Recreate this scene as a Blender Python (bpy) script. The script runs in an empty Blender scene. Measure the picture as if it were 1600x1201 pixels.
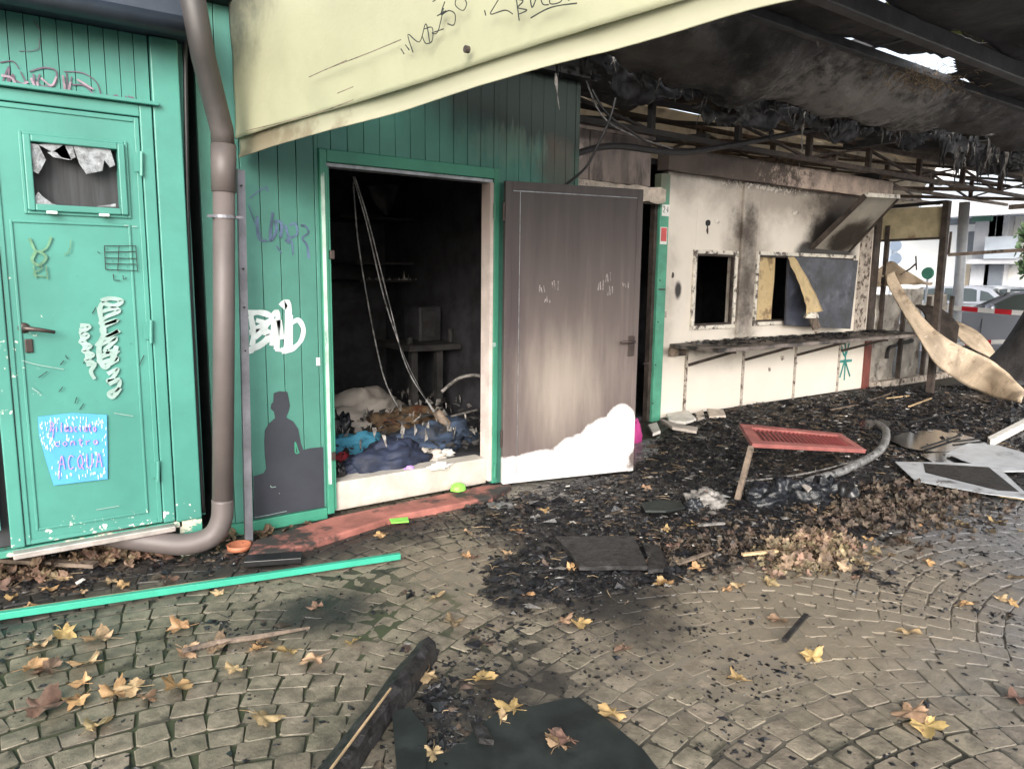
import bpy, bmesh, math, random
import numpy as np
from mathutils import Vector, Matrix, noise as mnoise
random.seed(7); rng = np.random.default_rng(7)
S = bpy.context.scene; COL = S.collection
# ------------------------------------------------------------------ camera
FPX = 1155.0; PITCH = math.radians(8.5); ROLL = math.radians(.7); AZ = math.radians(53.9)
fwd = Vector((math.cos(AZ)*math.cos(PITCH), math.sin(AZ)*math.cos(PITCH), -math.sin(PITCH)))
rgt = Vector((math.sin(AZ), -math.cos(AZ), 0)); upv = rgt.cross(fwd)
R2 = rgt*math.cos(ROLL)+upv*math.sin(ROLL); U2 = -rgt*math.sin(ROLL)+upv*math.cos(ROLL)
CAM = Vector((0, 0, 1.5))
cd = bpy.data.cameras.new('camera'); cam = bpy.data.objects.new('camera', cd); COL.objects.link(cam)
m = Matrix((R2, U2, -fwd)).transposed().to_4x4(); m.translation = CAM; cam.matrix_world = m
cd.sensor_width = 36; cd.lens = FPX/1600*36; cd.clip_end = 500; cd.clip_start = .05
S.camera = cam
# ------------------------------------------------------------------ world, sun, exposure
W = bpy.data.worlds.new('World'); S.world = W; W.use_nodes = True
nt = W.node_tree; bg = nt.nodes['Background']; sky = nt.nodes.new('ShaderNodeTexSky')
SUN_EL = math.radians(25); SUN_AZ = math.radians(228)      # direction (world XY angle) towards the sun
sky.sky_type = 'NISHITA'; sky.sun_disc = False; sky.sun_elevation = SUN_EL
sky.sun_rotation = math.pi/2-SUN_AZ; sky.air_density = 1.0; sky.dust_density = 4.0; sky.ozone_density = 1.0
hs = nt.nodes.new('ShaderNodeHueSaturation'); hs.inputs['Saturation'].default_value = .45
nt.links.new(sky.outputs[0], hs.inputs['Color']); nt.links.new(hs.outputs[0], bg.inputs[0]); bg.inputs[1].default_value = .15
sl = bpy.data.lights.new('sun', 'SUN'); sl.energy = 1.0; sl.angle = math.radians(35); sl.color = (1, .96, .9)
so = bpy.data.objects.new('sun', sl); COL.objects.link(so)
sd = Vector((math.cos(SUN_AZ)*math.cos(SUN_EL), math.sin(SUN_AZ)*math.cos(SUN_EL), math.sin(SUN_EL)))
so.rotation_euler = sd.to_track_quat('Z', 'Y').to_euler()
S.view_settings.view_transform = 'Standard'; S.view_settings.look = 'None'; S.view_settings.gamma = 1
S.view_settings.use_curve_mapping = False; S.view_settings.exposure = 1.3
# ------------------------------------------------------------------ measuring helpers (photo pixel -> point on a real plane)
def ray(x, y): return fwd+R2*((x-800)/FPX)+U2*((600.5-y)/FPX)
def atY(x, y, Y): d = ray(x, y); return CAM+d*(Y/d.y)
def atX(x, y, X): d = ray(x, y); return CAM+d*(X/d.x)
def atZ(x, y, Z=0.0): d = ray(x, y); return CAM+d*((Z-1.5)/d.z)
def proj(p):
    v = Vector(p)-CAM; z = v.dot(fwd); return 800+FPX*v.dot(R2)/z, 600.5-FPX*v.dot(U2)/z
# ------------------------------------------------------------------ materials
def principled(name):
    M = bpy.data.materials.new(name); M.use_nodes = True; n = M.node_tree; return M, n, n.nodes['Principled BSDF']
def N(n, t, **k):
    o = n.nodes.new(t)
    for a, b in k.items(): setattr(o, a, b)
    return o
def math_(n, op, a, b=None, c=None, clamp=False):
    o = N(n, 'ShaderNodeMath', operation=op); o.use_clamp = clamp
    for i, v in enumerate((a, b, c)):
        if v is None: continue
        if isinstance(v, (int, float)): o.inputs[i].default_value = v
        else: n.links.new(v, o.inputs[i])
    return o.outputs[0]
def noise_(n, vec, scale, detail=5, rough=.6, stretch=None):
    if stretch:
        mp = N(n, 'ShaderNodeVectorMath', operation='MULTIPLY'); n.links.new(vec, mp.inputs[0]); mp.inputs[1].default_value = stretch; vec = mp.outputs[0]
    o = N(n, 'ShaderNodeTexNoise'); n.links.new(vec, o.inputs['Vector']); o.inputs['Scale'].default_value = scale
    o.inputs['Detail'].default_value = detail; o.inputs['Roughness'].default_value = rough; return o.outputs['Fac']
def mix_(n, f, a, b):
    o = N(n, 'ShaderNodeMix', data_type='RGBA')
    if isinstance(f, (int, float)): o.inputs[0].default_value = f
    else: n.links.new(f, o.inputs[0])
    for i, v in ((6, a), (7, b)):
        if isinstance(v, tuple): o.inputs[i].default_value = (*v, 1)
        else: n.links.new(v, o.inputs[i])
    return o.outputs[2]
def sstep(n, v, lo, hi):
    o = N(n, 'ShaderNodeMapRange', interpolation_type='SMOOTHSTEP'); n.links.new(v, o.inputs[0])
    o.inputs[1].default_value = lo; o.inputs[2].default_value = hi; return o.outputs[0]
def stain_factor(n, pos, s):
    sc = s.get('scale', 3); amp = s.get('amp', .6); f = None
    for b in s.get('blobs', []):
        sb = N(n, 'ShaderNodeVectorMath', operation='SUBTRACT'); n.links.new(pos, sb.inputs[0]); sb.inputs[1].default_value = b[:3]
        dv = N(n, 'ShaderNodeVectorMath', operation='DIVIDE'); n.links.new(sb.outputs[0], dv.inputs[0]); dv.inputs[1].default_value = b[3:6]
        ln = N(n, 'ShaderNodeVectorMath', operation='LENGTH'); n.links.new(dv.outputs[0], ln.inputs[0])
        v = math_(n, 'MULTIPLY', math_(n, 'SUBTRACT', 1.0, ln.outputs['Value']), b[6] if len(b) > 6 else 1.0)
        f = v if f is None else math_(n, 'MAXIMUM', f, v)
    for ax, a, b in s.get('grads', []):
        sp = N(n, 'ShaderNodeSeparateXYZ'); n.links.new(pos, sp.inputs[0])
        v = math_(n, 'MULTIPLY', math_(n, 'SUBTRACT', sp.outputs[ax], a), 1.0/(b-a))
        if s.get('mode') == 'add' and f is not None: f = math_(n, 'ADD', f, math_(n, 'MAXIMUM', v, 0.0))
        elif s.get('mode') == 'min' and f is not None: f = math_(n, 'MINIMUM', f, v)
        else: f = v if f is None else math_(n, 'MAXIMUM', f, v)
    nz = math_(n, 'MULTIPLY', math_(n, 'SUBTRACT', noise_(n, pos, sc, s.get('detail', 6), s.get('nr', .65), s.get('stretch')), .5), amp*2)
    f = nz if f is None else math_(n, 'ADD', f, nz)
    lo, hi = s.get('edge', (0.0, .35))
    f = sstep(n, f, lo, hi)
    return math_(n, 'MULTIPLY', f, s.get('amt', 1.0))
def mat(name, col, rough=.6, metal=0, var=.12, vs=6, stains=(), bump=.15, bs=60, bdist=.003, spec=.5, trans=0, rand=0, streak=None, attr=None, emit=None, rv=.1):
    M, n, P = principled(name)
    pos = N(n, 'ShaderNodeNewGeometry').outputs['Position']
    if not isinstance(col, tuple): col = tuple(col)
    dark = tuple(c*(1-var*1.6) for c in col); lite = tuple(min(1, c*(1+var)) for c in col)
    f = sstep(n, noise_(n, pos, vs, 6, .65, streak), .3, .7)
    c = mix_(n, f, dark, lite)
    if rand:
        oi = N(n, 'ShaderNodeObjectInfo').outputs['Random']; at = N(n, 'ShaderNodeAttribute', attribute_name='tone').outputs['Fac']
        t = math_(n, 'FRACT', math_(n, 'ADD', math_(n, 'MULTIPLY', oi, 7.31), at))
        h = N(n, 'ShaderNodeHueSaturation'); n.links.new(c, h.inputs['Color'])
        n.links.new(math_(n, 'ADD', math_(n, 'MULTIPLY', t, rand*2), 1-rand), h.inputs['Value'])
        n.links.new(math_(n, 'ADD', math_(n, 'MULTIPLY', math_(n, 'FRACT', math_(n, 'MULTIPLY', t, 13.7)), .16*rand), .5-.08*rand), h.inputs['Hue'])
        c = h.outputs[0]
    r = math_(n, 'ADD', math_(n, 'MULTIPLY', math_(n, 'SUBTRACT', noise_(n, pos, vs*2.3, 4), .5), rv*2), rough)
    for s in stains:
        fs = stain_factor(n, pos, s); c = mix_(n, fs, c, s['c'])
        if 'rough' in s:
            mr = N(n, 'ShaderNodeMix', data_type='FLOAT'); n.links.new(fs, mr.inputs[0]); n.links.new(r, mr.inputs[2]); mr.inputs[3].default_value = s['rough']; r = mr.outputs[0]
    if attr:
        an = N(n, 'ShaderNodeAttribute', attribute_name=attr[0]).outputs['Fac']
        nz = math_(n, 'MULTIPLY', math_(n, 'SUBTRACT', noise_(n, pos, 22, 6, .7), .5), .9)
        fa = sstep(n, math_(n, 'ADD', an, nz), .25, .75); c = mix_(n, fa, c, attr[1])
    n.links.new(c, P.inputs['Base Color']); n.links.new(r, P.inputs['Roughness'])
    P.inputs['Metallic'].default_value = metal; P.inputs['Specular IOR Level'].default_value = spec
    if bump:
        b = N(n, 'ShaderNodeBump'); b.inputs['Strength'].default_value = bump; b.inputs['Distance'].default_value = bdist
        n.links.new(noise_(n, pos, bs, 6, .7), b.inputs['Height']); n.links.new(b.outputs[0], P.inputs['Normal'])
    if emit: P.inputs['Emission Color'].default_value = (*emit[0], 1); P.inputs['Emission Strength'].default_value = emit[1]
    if trans:
        tr = N(n, 'ShaderNodeBsdfTranslucent'); n.links.new(c, tr.inputs[0]); mx = N(n, 'ShaderNodeMixShader'); mx.inputs[0].default_value = trans
        n.links.new(P.outputs[0], mx.inputs[1]); n.links.new(tr.outputs[0], mx.inputs[2]); n.links.new(mx.outputs[0], n.nodes['Material Output'].inputs[0])
    return M
K = (.012, .011, .012); SOOT = (.03, .025, .024)
GRIME = dict(c=(.02, .06, .05), scale=2.2, amp=.7, edge=(.18, .6), amt=.35, stretch=(1, 1, .3))
CHIPS = dict(c=(.5, .48, .4), scale=26, amp=1, edge=(.47, .5), detail=3, amt=.8)
MT = {}
MT['cabin'] = mat('cabin_green_paint', (.064, .248, .205), .42, var=.10, vs=1.6, bump=.12, bs=14, stains=[GRIME,
    dict(c=(.015, .05, .05), grads=[(2, 2.35, 2.75)], scale=5, amp=.35, edge=(0, .9), amt=.65, stretch=(1, 1, .2)),
    dict(c=(.62, .62, .55), scale=30, amp=1, edge=(.40, .43), blobs=[(.05, 4, 1.05, .22, 1, .4, .22), (.45, 4, .22, .9, 1, .1, .30)], detail=4, mode='add'),
    dict(c=(.01, .08, .06), scale=9, amp=1, edge=(.42, .5), amt=.45, stretch=(1, 1, 2.5))])
MT['cabin_sill'] = mat('chipped_green_sill', (.055, .255, .19), .5, var=.12, stains=[dict(c=(.55, .52, .42), scale=9, amp=1, edge=(.02, .1), detail=6, nr=.75, stretch=(1, 1, 2)), dict(c=(.10, .07, .05), scale=14, amp=1, edge=(.28, .36))])
MT['dark_eave'] = mat('dark_blue_eave', (.03, .042, .062), .45)
hutst = [dict(c=(.022, .030, .028), grads=[(2, 2.35, 3.15)], blobs=[(3.75, 4.2, 2.75, 2.0, 2, .80, 1.5)], mode='add', scale=4, amp=.3, edge=(.15, 1.0), amt=.97, stretch=(2.5, 1, .35), rough=.85),
    dict(c=(.10, .07, .06), blobs=[(3.45, 4.2, 2.25, .25, 1, .28)], scale=9, amp=.45, edge=(.05, .6), amt=.6), GRIME,
    dict(c=(.2, .26, .2), blobs=[(3.0, 4.2, 2.35, .8, 1, .3)], scale=20, amp=.8, edge=(.5, .8), amt=.22, stretch=(1, 1, .15))]
MT['hut'] = mat('hut_green_paint', (.058, .195, .155), .5, var=.12, vs=2, bump=.2, bs=30, stains=hutst, rand=.05)
MT['hut_trim'] = mat('hut_green_trim', (.045, .225, .150), .42, var=.1, vs=3, stains=[hutst[0] | dict(amt=.5), dict(c=(.5, .6, .52), scale=24, amp=1, edge=(.46, .5), amt=.8)])
MT['pale_trim'] = mat('chipped_pale_trim', (.42, .55, .48), .5, var=.15, vs=10, stains=[dict(c=(.03, .2, .13), scale=7, amp=1, edge=(.1, .3), stretch=(1, 1, .3))])
MT['zinc'] = mat('brushed_metal_edge', (.33, .34, .36), .35, .6, var=.25, vs=12)
MT['white_edge'] = mat('scorched_white_edge', (.62, .54, .50), .5, stains=[dict(c=(.25, .1, .06), grads=[(2, 1.2, 2.3)], scale=6, amp=.7, edge=(.3, 1.4), amt=.7)])
MT['pipe'] = mat('brown_pvc_pipe', (.105, .088, .085), .55, var=.1, vs=3, spec=.6, stains=[dict(c=(.02, .018, .018), grads=[(2, 1.9, 2.5)], scale=5, amp=.4, edge=(0, .8), amt=.85), dict(c=(.5, .45, .4), scale=40, amp=1, edge=(.5, .55), amt=.5)])
MT['steel'] = mat('grey_steel_strip', (.20, .20, .225), .45, .4, var=.2)
MT['black'] = mat('black_char', K, .6, var=.3, vs=12, bump=.6, bs=30, bdist=.01)
MT['char_gloss'] = mat('wet_charcoal', (.012, .012, .014), .32, var=.5, vs=20, bump=.5, bs=60, bdist=.006, rv=.25)
MT['room'] = mat('sooted_room', (.030, .030, .035), .75, var=.4, vs=4, bump=.5, bs=20)
MT['room_shelf'] = mat('sooted_shelf', (.024, .023, .023), .7, var=.4, vs=6)
MT['mural'] = mat('mural_dark_paint', (.030, .034, .045), .55, var=.1, vs=5, stains=[dict(c=(.3, .3, .3), scale=38, amp=1, edge=(.55, .58))])
MT['curb'] = mat('red_concrete', (.33, .125, .10), .8, var=.25, vs=5, stains=[dict(c=(.03, .028, .026), scale=6, amp=1, edge=(.06, .4), blobs=[(3.3, 4, 0, 1.3, 1, 1, .6), (1.1, 4, 0, .6, 1, 1, .5)], mode='add')])
MT['threshold'] = mat('white_threshold', (.50, .47, .42), .6, var=.12, vs=6, stains=[dict(c=(.25, .2, .16), grads=[(2, .12, 0)], scale=10, amp=.5, edge=(.2, 1.2), amt=.7), dict(c=(.12, .1, .09), scale=9, amp=1, edge=(.38, .6), amt=.6)])
a_ = (3.45, 4.03)
MT['leaf_panel'] = mat('sooted_door_skin', (.58, .57, .57), .42, var=.05, vs=3, bump=.05, stains=[
    dict(c=(.115, .092, .088), grads=[(2, .05, .12)], blobs=[], scale=2.2, amp=.8, edge=(-.4, .5), stretch=(1, 1, .6), detail=3),
    dict(c=(.20, .16, .155), scale=14, amp=1, edge=(.0, .6), amt=.5, stretch=(1, 1, .06)),
    dict(c=(.040, .032, .034), grads=[(2, 1.0, 2.1)], scale=11, amp=.6, edge=(.1, 1.3), amt=.8, stretch=(1, 1, .08)),
    dict(c=(.05, .036, .04), blobs=[(2.98, 4.13, 1.2, .13, .4, 1.2)], scale=11, amp=.5, edge=(.0, .8), amt=.8, stretch=(1, 1, .15)),
    dict(c=(.33, .285, .245), blobs=[(3.40, 4.05, .75, .62, 1, .62)], scale=8, amp=.6, edge=(.0, 1.1), amt=.85, stretch=(1, 1, .12)),
    dict(c=(.58, .57, .57), blobs=[(3.84, 3.93, .40, .13, .5, .17), (3.74, 3.95, .28, .26, .5, .20), (3.6, 4, .14, .35, .5, .24), (3.3, 4, .06, .6, .5, .20), (3.05, 4, .06, .5, .5, .19)], scale=6, amp=.22, edge=(0, .10), detail=4)])
MT['smudge'] = mat('pale_smudge', (.33, .29, .29), .6, var=.4, vs=30)
WSOOT = [dict(c=(.16, .12, .09), scale=2.2, amp=.7, edge=(-.1, .7), amt=.55, blobs=[(7.05, 5.25, 1.6, .6, 1, 1.1), (8.2, 5.25, 2.5, 3.4, 1, .5), (5.75, 5.2, 1.2, .25, 1, 1, .5)]),
    dict(c=(.055, .040, .032), scale=6, amp=.75, edge=(.0, .85), amt=.93, detail=9, nr=.7, blobs=[(7.05, 5.25, 1.35, .33, 1, .95, .8), (7.0, 5.25, 2.0, .35, 1, .45, .9), (9.55, 5.25, 1.2, .2, 1, .5, .5), (6.9, 5.25, .72, 3.0, 1, .08, .8), (7.8, 5.25, 2.62, 3.2, 1, .20, 1.4), (9.0, 5.25, 2.35, 1.15, 1, .5, 1.1)]),
    dict(c=(.012, .010, .010), scale=3, amp=.3, edge=(.05, .5), amt=.97, blobs=[(8.75, 5.25, 1.95, .75, 1, .5), (8.3, 5.25, 1.80, .4, 1, .2), (5.95, 5.25, 1.35, .07, 1, .13, .9)]),
    dict(c=(.62, .58, .52), scale=24, amp=.9, edge=(.38, .44), amt=.9, blobs=[(7.3, 5.25, 2.5, 1.7, 1, .11, .5)], mode='add', detail=3)]
MT['kiosk'] = mat('kiosk_white_paint', (.72, .67, .60), .55, var=.04, vs=1.5, bump=.1, bs=30, stains=WSOOT)
MT['kiosk_trim'] = mat('scorched_window_trim', (.68, .64, .57), .6, var=.1, vs=14, stains=[dict(c=(.05, .035, .03), scale=11, amp=1.2, edge=(.0, .3), amt=.95)])
MT['seam'] = mat('scorched_seam', (.42, .37, .32), .7, var=.2, vs=14, stains=[dict(c=(.07, .05, .04), scale=16, amp=1.2, edge=(.0, .25))])
MT['beam'] = mat('scorched_fascia_beam', (.50, .40, .34), .75, var=.25, vs=5, bump=.3, bs=20, stains=[dict(c=(.06, .045, .04), blobs=[(6.0, 5.2, 2.7, 2.2, 1, .5, 1)], scale=7, amp=1.3, edge=(.0, .4), detail=8, nr=.75, amt=.9), dict(c=(.55, .46, .40), scale=24, amp=1, edge=(.36, .42), detail=5, amt=.7), dict(c=(.06, .045, .04), scale=6, amp=1, edge=(.3, .5), amt=.7)])
MT['stone'] = mat('burnt_concrete_header', (.55, .48, .41), .85, var=.2, vs=9, bump=.8, bs=18, bdist=.02, stains=[dict(c=(.07, .05, .045), scale=9, amp=1, edge=(.2, .45))])
MT['panel_up'] = mat('smoked_upper_panel', (.25, .205, .185), .6, var=.3, vs=4, streak=(1, 1, .3), stains=[dict(c=(.05, .04, .038), scale=3.5, amp=1, edge=(-.05, .4), stretch=(1.5, 1, .5)), dict(c=(.5, .42, .37), scale=9, amp=1, edge=(.25, .42), blobs=[(4.55, 5.2, 2.6, .15, 1, .4, .3)], mode='add')])
MT['jamb'] = mat('green_jamb', (.085, .33, .225), .5, var=.12, stains=[dict(c=(.2, .17, .13), grads=[(2, 2.0, 2.5)], scale=7, amp=.5, edge=(.1, 1), amt=.8), CHIPS])
MT['counter'] = mat('charred_counter', (.20, .17, .155), .55, var=.3, vs=8, bump=.4, stains=[dict(c=(.018, .016, .016), scale=4, amp=.9, edge=(-.15, .25), stretch=(.6, 1.5, 1)), dict(c=(.55, .45, .38), scale=13, amp=1, edge=(.38, .45))])
MT['yellow_board'] = mat('yellowed_board', (.55, .42, .23), .6, var=.15, vs=5, stains=[dict(c=(.14, .085, .05), scale=5, amp=1, edge=(.08, .35), amt=.75), dict(c=(.7, .6, .45), scale=4, amp=1, edge=(.2, .5), amt=.7)])
MT['olive_board'] = mat('olive_scorched_board', (.46, .40, .26), .6, var=.15, vs=5, stains=[dict(c=(.15, .075, .045), scale=4, amp=.8, edge=(.1, .4), blobs=[(10.1, 4.8, 1.9, 1, .35, .2, .5)], mode='add', amt=.85)])
MT['blue_black'] = mat('blue_black_panel', (.030, .034, .050), .38, .0, var=.5, vs=4, stains=[dict(c=(.11, .12, .16), scale=3.5, amp=1, edge=(.1, .4), amt=.6)], rv=.2)
MT['flap'] = mat('hatch_flap_skin', (.42, .39, .33), .5, var=.12, vs=4, stains=[dict(c=(.035, .027, .022), scale=3.5, amp=.5, edge=(.0, .5), blobs=[(8.85, 5.0, 1.95, .5, .5, .32, 1.2), (9.4, 5.2, 1.8, .35, .4, .2, 1)]), dict(c=(.2, .15, .1), scale=12, amp=1, edge=(.25, .5), amt=.6)])
MT['brown_post'] = mat('oxide_brown_post', (.16, .045, .035), .6, var=.2, vs=8)
MT['dark_post'] = mat('burnt_post', (.055, .042, .036), .7, var=.4, vs=9, bump=.4)
MT['silver'] = mat('buckled_silver_panel', (.38, .35, .31), .38, .35, var=.25, vs=4, bump=.8, bs=3, bdist=.05, stains=[dict(c=(.07, .05, .04), scale=5, amp=1, edge=(.05, .35), amt=.9)])
MT['plywood'] = mat('scorched_plywood', (.46, .37, .275), .65, var=.25, vs=7, streak=(1, .3, .3), stains=[dict(c=(.12, .08, .05), scale=6, amp=1.2, edge=(.05, .5), amt=.8), dict(c=(.62, .54, .45), scale=11, amp=1, edge=(.2, .35), amt=.6)])
MT['ply_dark'] = mat('charred_plywood_back', (.035, .026, .022), .7, var=.4, vs=9)
MT['truss'] = mat('smoked_steel', (.105, .078, .065), .6, .2, var=.4, vs=7, stains=[dict(c=(.03, .028, .028), grads=[(0, 8, 5.5)], scale=2, amp=.6, edge=(0, .8), amt=.9)])
MT['truss_pale'] = mat('smoked_pale_steel', (.24, .19, .155), .6, .1, var=.3, vs=7, stains=[dict(c=(.05, .04, .036), scale=3, amp=1, edge=(.1, .3)), dict(c=(.03, .028, .028), grads=[(0, 8.5, 6)], scale=2, amp=.6, edge=(0, .8), amt=.9)])
MT['beam_dark'] = mat('canopy_beam_grey', (.075, .075, .08), .5, .2, var=.25)
MT['fascia'] = mat('cream_canopy_vinyl', (.44, .44, .30), .42, var=.04, vs=1.5, bump=.25, bs=3, bdist=.03, trans=.25, stains=[
    dict(c=(.04, .045, .04), blobs=[(1.2, 4.25, 3.0, .7, .9, .62, 1.2), (1.2, 4.3, 2.3, .5, .16, .8, .8)], scale=4, amp=.5, edge=(.1, .8), amt=.9),
    dict(c=(.24, .20, .12), scale=2.4, amp=1, edge=(.2, .7), amt=.45, stretch=(1, 1, .4)), dict(c=(.12, .12, .09), scale=16, amp=1, edge=(.45, .52), amt=.5, stretch=(1, 2, .2))])
MT['valance'] = mat('cream_valance_vinyl', (.58, .57, .43), .35, var=.04, vs=1.5, trans=.45, stains=[dict(c=(.2, .13, .07), scale=3, amp=1, edge=(.1, .5), blobs=[(1.25, 3.9, 2.1, .5, .9, .3, .6)], mode='add', amt=.6)])
MT['membrane'] = mat('sooted_membrane', (.085, .078, .073), .62, var=.4, vs=2.5, bump=.7, bs=4, bdist=.06, trans=.06, rv=.2, stains=[
    dict(c=(.34, .315, .29), blobs=[(5.5, 3.2, 2.85, 1.8, .6, .7, 1.5), (7.0, 2.6, 2.9, 1.0, .8, .6, .8)], scale=11, amp=1.5, edge=(.3, 1.1), detail=10, nr=.75, amt=.85), dict(c=(.010, .011, .013), scale=1.6, amp=1, edge=(.05, .35), amt=.8)])
MT['membrane_dark'] = mat('dark_membrane', (.050, .047, .046), .7, var=.4, vs=2, bump=.6, bs=4, bdist=.05, trans=.05, stains=[dict(c=(.17, .155, .14), scale=2.5, amp=1, edge=(.1, .5), amt=.5)])
MT['back_fabric'] = mat('cream_back_fabric', (.66, .58, .46), .6, var=.15, vs=2, bump=.8, bs=3, bdist=.08, trans=.5, stains=[dict(c=(.05, .042, .038), grads=[(0, 8.0, 5.2)], scale=1.3, amp=.6, edge=(.3, 1.1), amt=.95), dict(c=(.035, .03, .028), grads=[(1, 5.9, 4.4)], scale=1.5, amp=.6, edge=(0, .6), amt=.97), dict(c=(.11, .085, .065), scale=2.0, amp=1, edge=(-.1, .35), amt=.8)])
MT['shred'] = mat('charred_shreds', (.014, .014, .016), .5, var=.7, vs=20, bump=.5)
MT['shred_pale'] = mat('ashy_shreds', (.19, .18, .17), .6, var=.5, vs=20)
MT['straw'] = mat('dry_straw', (.34, .25, .15), .7, var=.4, vs=20, trans=.2)
ashst = [(2.6, 3.1, 0, .55, .9, 1, 1), (2.3, 2.4, 0, .5, .75, 1, .9), (3.2, 2.9, 0, 1.2, .9, 1, 1.1), (4.5, 3.0, 0, 1.6, 1.2, 1, 1.2), (7, 3.6, 0, 3.5, 1.5, 1, 1.3), (1.3, 3.9, 0, 1.9, .65, 1, 1), (1.15, 3.0, 0, .45, .35, 1, .9), (1.3, 2.0, 0, .7, .45, 1, .8), (6.2, 2.1, 0, 1.3, .4, 1, .8), (-.2, 3.9, 0, 1.4, .7, 1, 1)]
MUD = dict(c=(.215, .180, .132), blobs=[(3.2, 1.75, 0, 1.7, .9, 1, 1), (2.1, 2.9, 0, .8, .6, 1, .9), (1.55, 3.15, 0, .6, .5, 1, .7)], scale=5, amp=.45, edge=(.05, .7), amt=.75, rough=.55)
BURN = dict(c=(.022, .021, .021), blobs=ashst, scale=3.4, amp=.55, edge=(.1, .7), amt=.93, detail=9, nr=.72, rough=.42)
SPECK = dict(c=(.02, .02, .018), scale=34, amp=1, edge=(.36, .44), amt=.85, detail=4)
MOSS = dict(c=(.045, .055, .03), blobs=[(.3, 3.1, 0, 1.3, .8, 1, .9), (.9, 2.2, 0, 1.1, .6, 1, .6)], scale=5, amp=.7, edge=(.15, .8), amt=.35)
MT['cobble'] = mat('porphyry_cobble', (.195, .168, .126), .55, var=.28, vs=13, bump=.8, bs=60, bdist=.006, rand=.13, stains=[
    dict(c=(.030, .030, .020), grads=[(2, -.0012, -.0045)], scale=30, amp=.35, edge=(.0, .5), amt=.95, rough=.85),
    dict(c=(.150, .155, .168), grads=[(0, 2.3, 4.3)], scale=2, amp=.5, edge=(.0, 1), amt=.85, rough=.21), MUD, dict(c=(.09, .078, .062), scale=1.6, amp=1, edge=(.05, .45), amt=.5, detail=8, nr=.7), MOSS, BURN, SPECK, dict(c=(.33, .32, .29), scale=60, amp=1, edge=(.5, .54), amt=.7)], rv=.14)  # grey-blue stones at higher X, lightened to paint in the wet sky sheen
MT['joint'] = mat('joint_sand', (.036, .033, .024), .8, var=.3, vs=20, bump=.8, bs=90, stains=[dict(c=(.185, .16, .125), blobs=[(3.0, 1.8, 0, 1.9, 1.1, 1, 1), (2.0, 2.9, 0, .8, .6, 1, .9)], scale=5, amp=.4, edge=(.1, .6), rough=.55), dict(c=(.045, .06, .025), blobs=[(.5, 2.8, 0, 1.6, 1.1, 1, 1)], scale=9, amp=.8, edge=(.1, .6), amt=.8), BURN])
MT['ash'] = mat('ash_and_mud', (.030, .028, .027), .5, var=.6, vs=14, bump=1, bs=45, bdist=.012, rv=.28, attr=('mud', (.115, .097, .075)), stains=[
    dict(c=(.10, .085, .07), scale=3, amp=1, edge=(.05, .45), amt=.75), dict(c=(.28, .27, .26), scale=26, amp=1, edge=(.42, .5), amt=.6), dict(c=(.02, .022, .026), blobs=[(9, 3.4, 0, 3.2, 1.0, 1, 1)], scale=2.5, amp=.7, edge=(.1, .4), rough=.10)])
MT['puddle'] = mat('wet_ash_puddle', (.02, .021, .024), .07, var=.4, vs=8, bump=.12, bs=14, bdist=.006, rv=.05)
MT['asphalt'] = mat('street_asphalt', (.10, .10, .10), .8, var=.2, vs=3, bump=.4)
MT['leaf_y'] = mat('yellow_leaf', (.42, .275, .125), .6, var=.2, vs=22, trans=.15, rand=.22, stains=[dict(c=(.15, .085, .04), scale=20, amp=1, edge=(.16, .35), amt=.8)])
MT['leaf_t'] = mat('tan_leaf', (.34, .235, .135), .65, var=.25, vs=22, trans=.12, rand=.25, stains=[dict(c=(.12, .06, .03), scale=20, amp=1, edge=(.1, .35), amt=.8)])
MT['leaf_b'] = mat('brown_leaf', (.150, .098, .062), .7, var=.3, vs=22, rand=.35, stains=[dict(c=(.04, .028, .02), scale=18, amp=1, edge=(.1, .3))])
MT['leaf_heap'] = mat('dry_heap_leaf', (.20, .145, .092), .7, var=.35, vs=18, rand=.4, stains=[dict(c=(.06, .04, .028), scale=14, amp=1, edge=(.05, .3))])
MT['litter'] = mat('dead_leaf_litter', (.072, .052, .038), .7, var=.5, vs=14, rand=.25)
MT['batten'] = mat('bright_green_batten', (.035, .33, .225), .45, var=.08, stains=[CHIPS])
MT['raw_wood'] = mat('raw_wood', (.46, .33, .19), .7, var=.25, vs=16, streak=(.3, .3, .3))
MT['weath_wood'] = mat('weathered_wood', (.17, .13, .10), .75, var=.35, vs=16, stains=[dict(c=K, scale=8, amp=1, edge=(.1, .3))])
MT['charwood'] = mat('charred_wood', (.020, .019, .020), .5, var=.6, vs=18, bump=1, bs=28, bdist=.012, rv=.2, stains=[dict(c=(.10, .10, .10), scale=15, amp=1, edge=(.2, .45), amt=.6)])
MT['felt'] = mat('wet_black_felt', (.016, .021, .020), .55, var=.3, vs=5, bump=.4, bs=40, stains=[dict(c=(.09, .08, .05), scale=34, amp=1, edge=(.44, .5), amt=.6), dict(c=(.030, .036, .034), scale=2.5, amp=1, edge=(.1, .5), amt=.7)])
MT['terracotta'] = mat('terracotta', (.42, .15, .08), .6, var=.15)
MT['blackplast'] = mat('black_plastic', (.012, .012, .013), .3, var=.2)
MT['lime'] = mat('lime_green_plastic', (.22, .62, .08), .4, var=.08)
MT['red_paint'] = mat('faded_red_paint', (.30, .105, .095), .45, var=.15, stains=[dict(c=(.30, .19, .15), scale=9, amp=1, edge=(.15, .4), amt=.7)])
MT['red_inner'] = mat('dark_red_slat', (.22, .05, .05), .5, var=.15)
MT['tube'] = mat('ashy_bent_tube', (.20, .20, .20), .5, .2, var=.3, vs=14, stains=[dict(c=(.04, .04, .04), scale=16, amp=1, edge=(.05, .25))])
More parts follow.
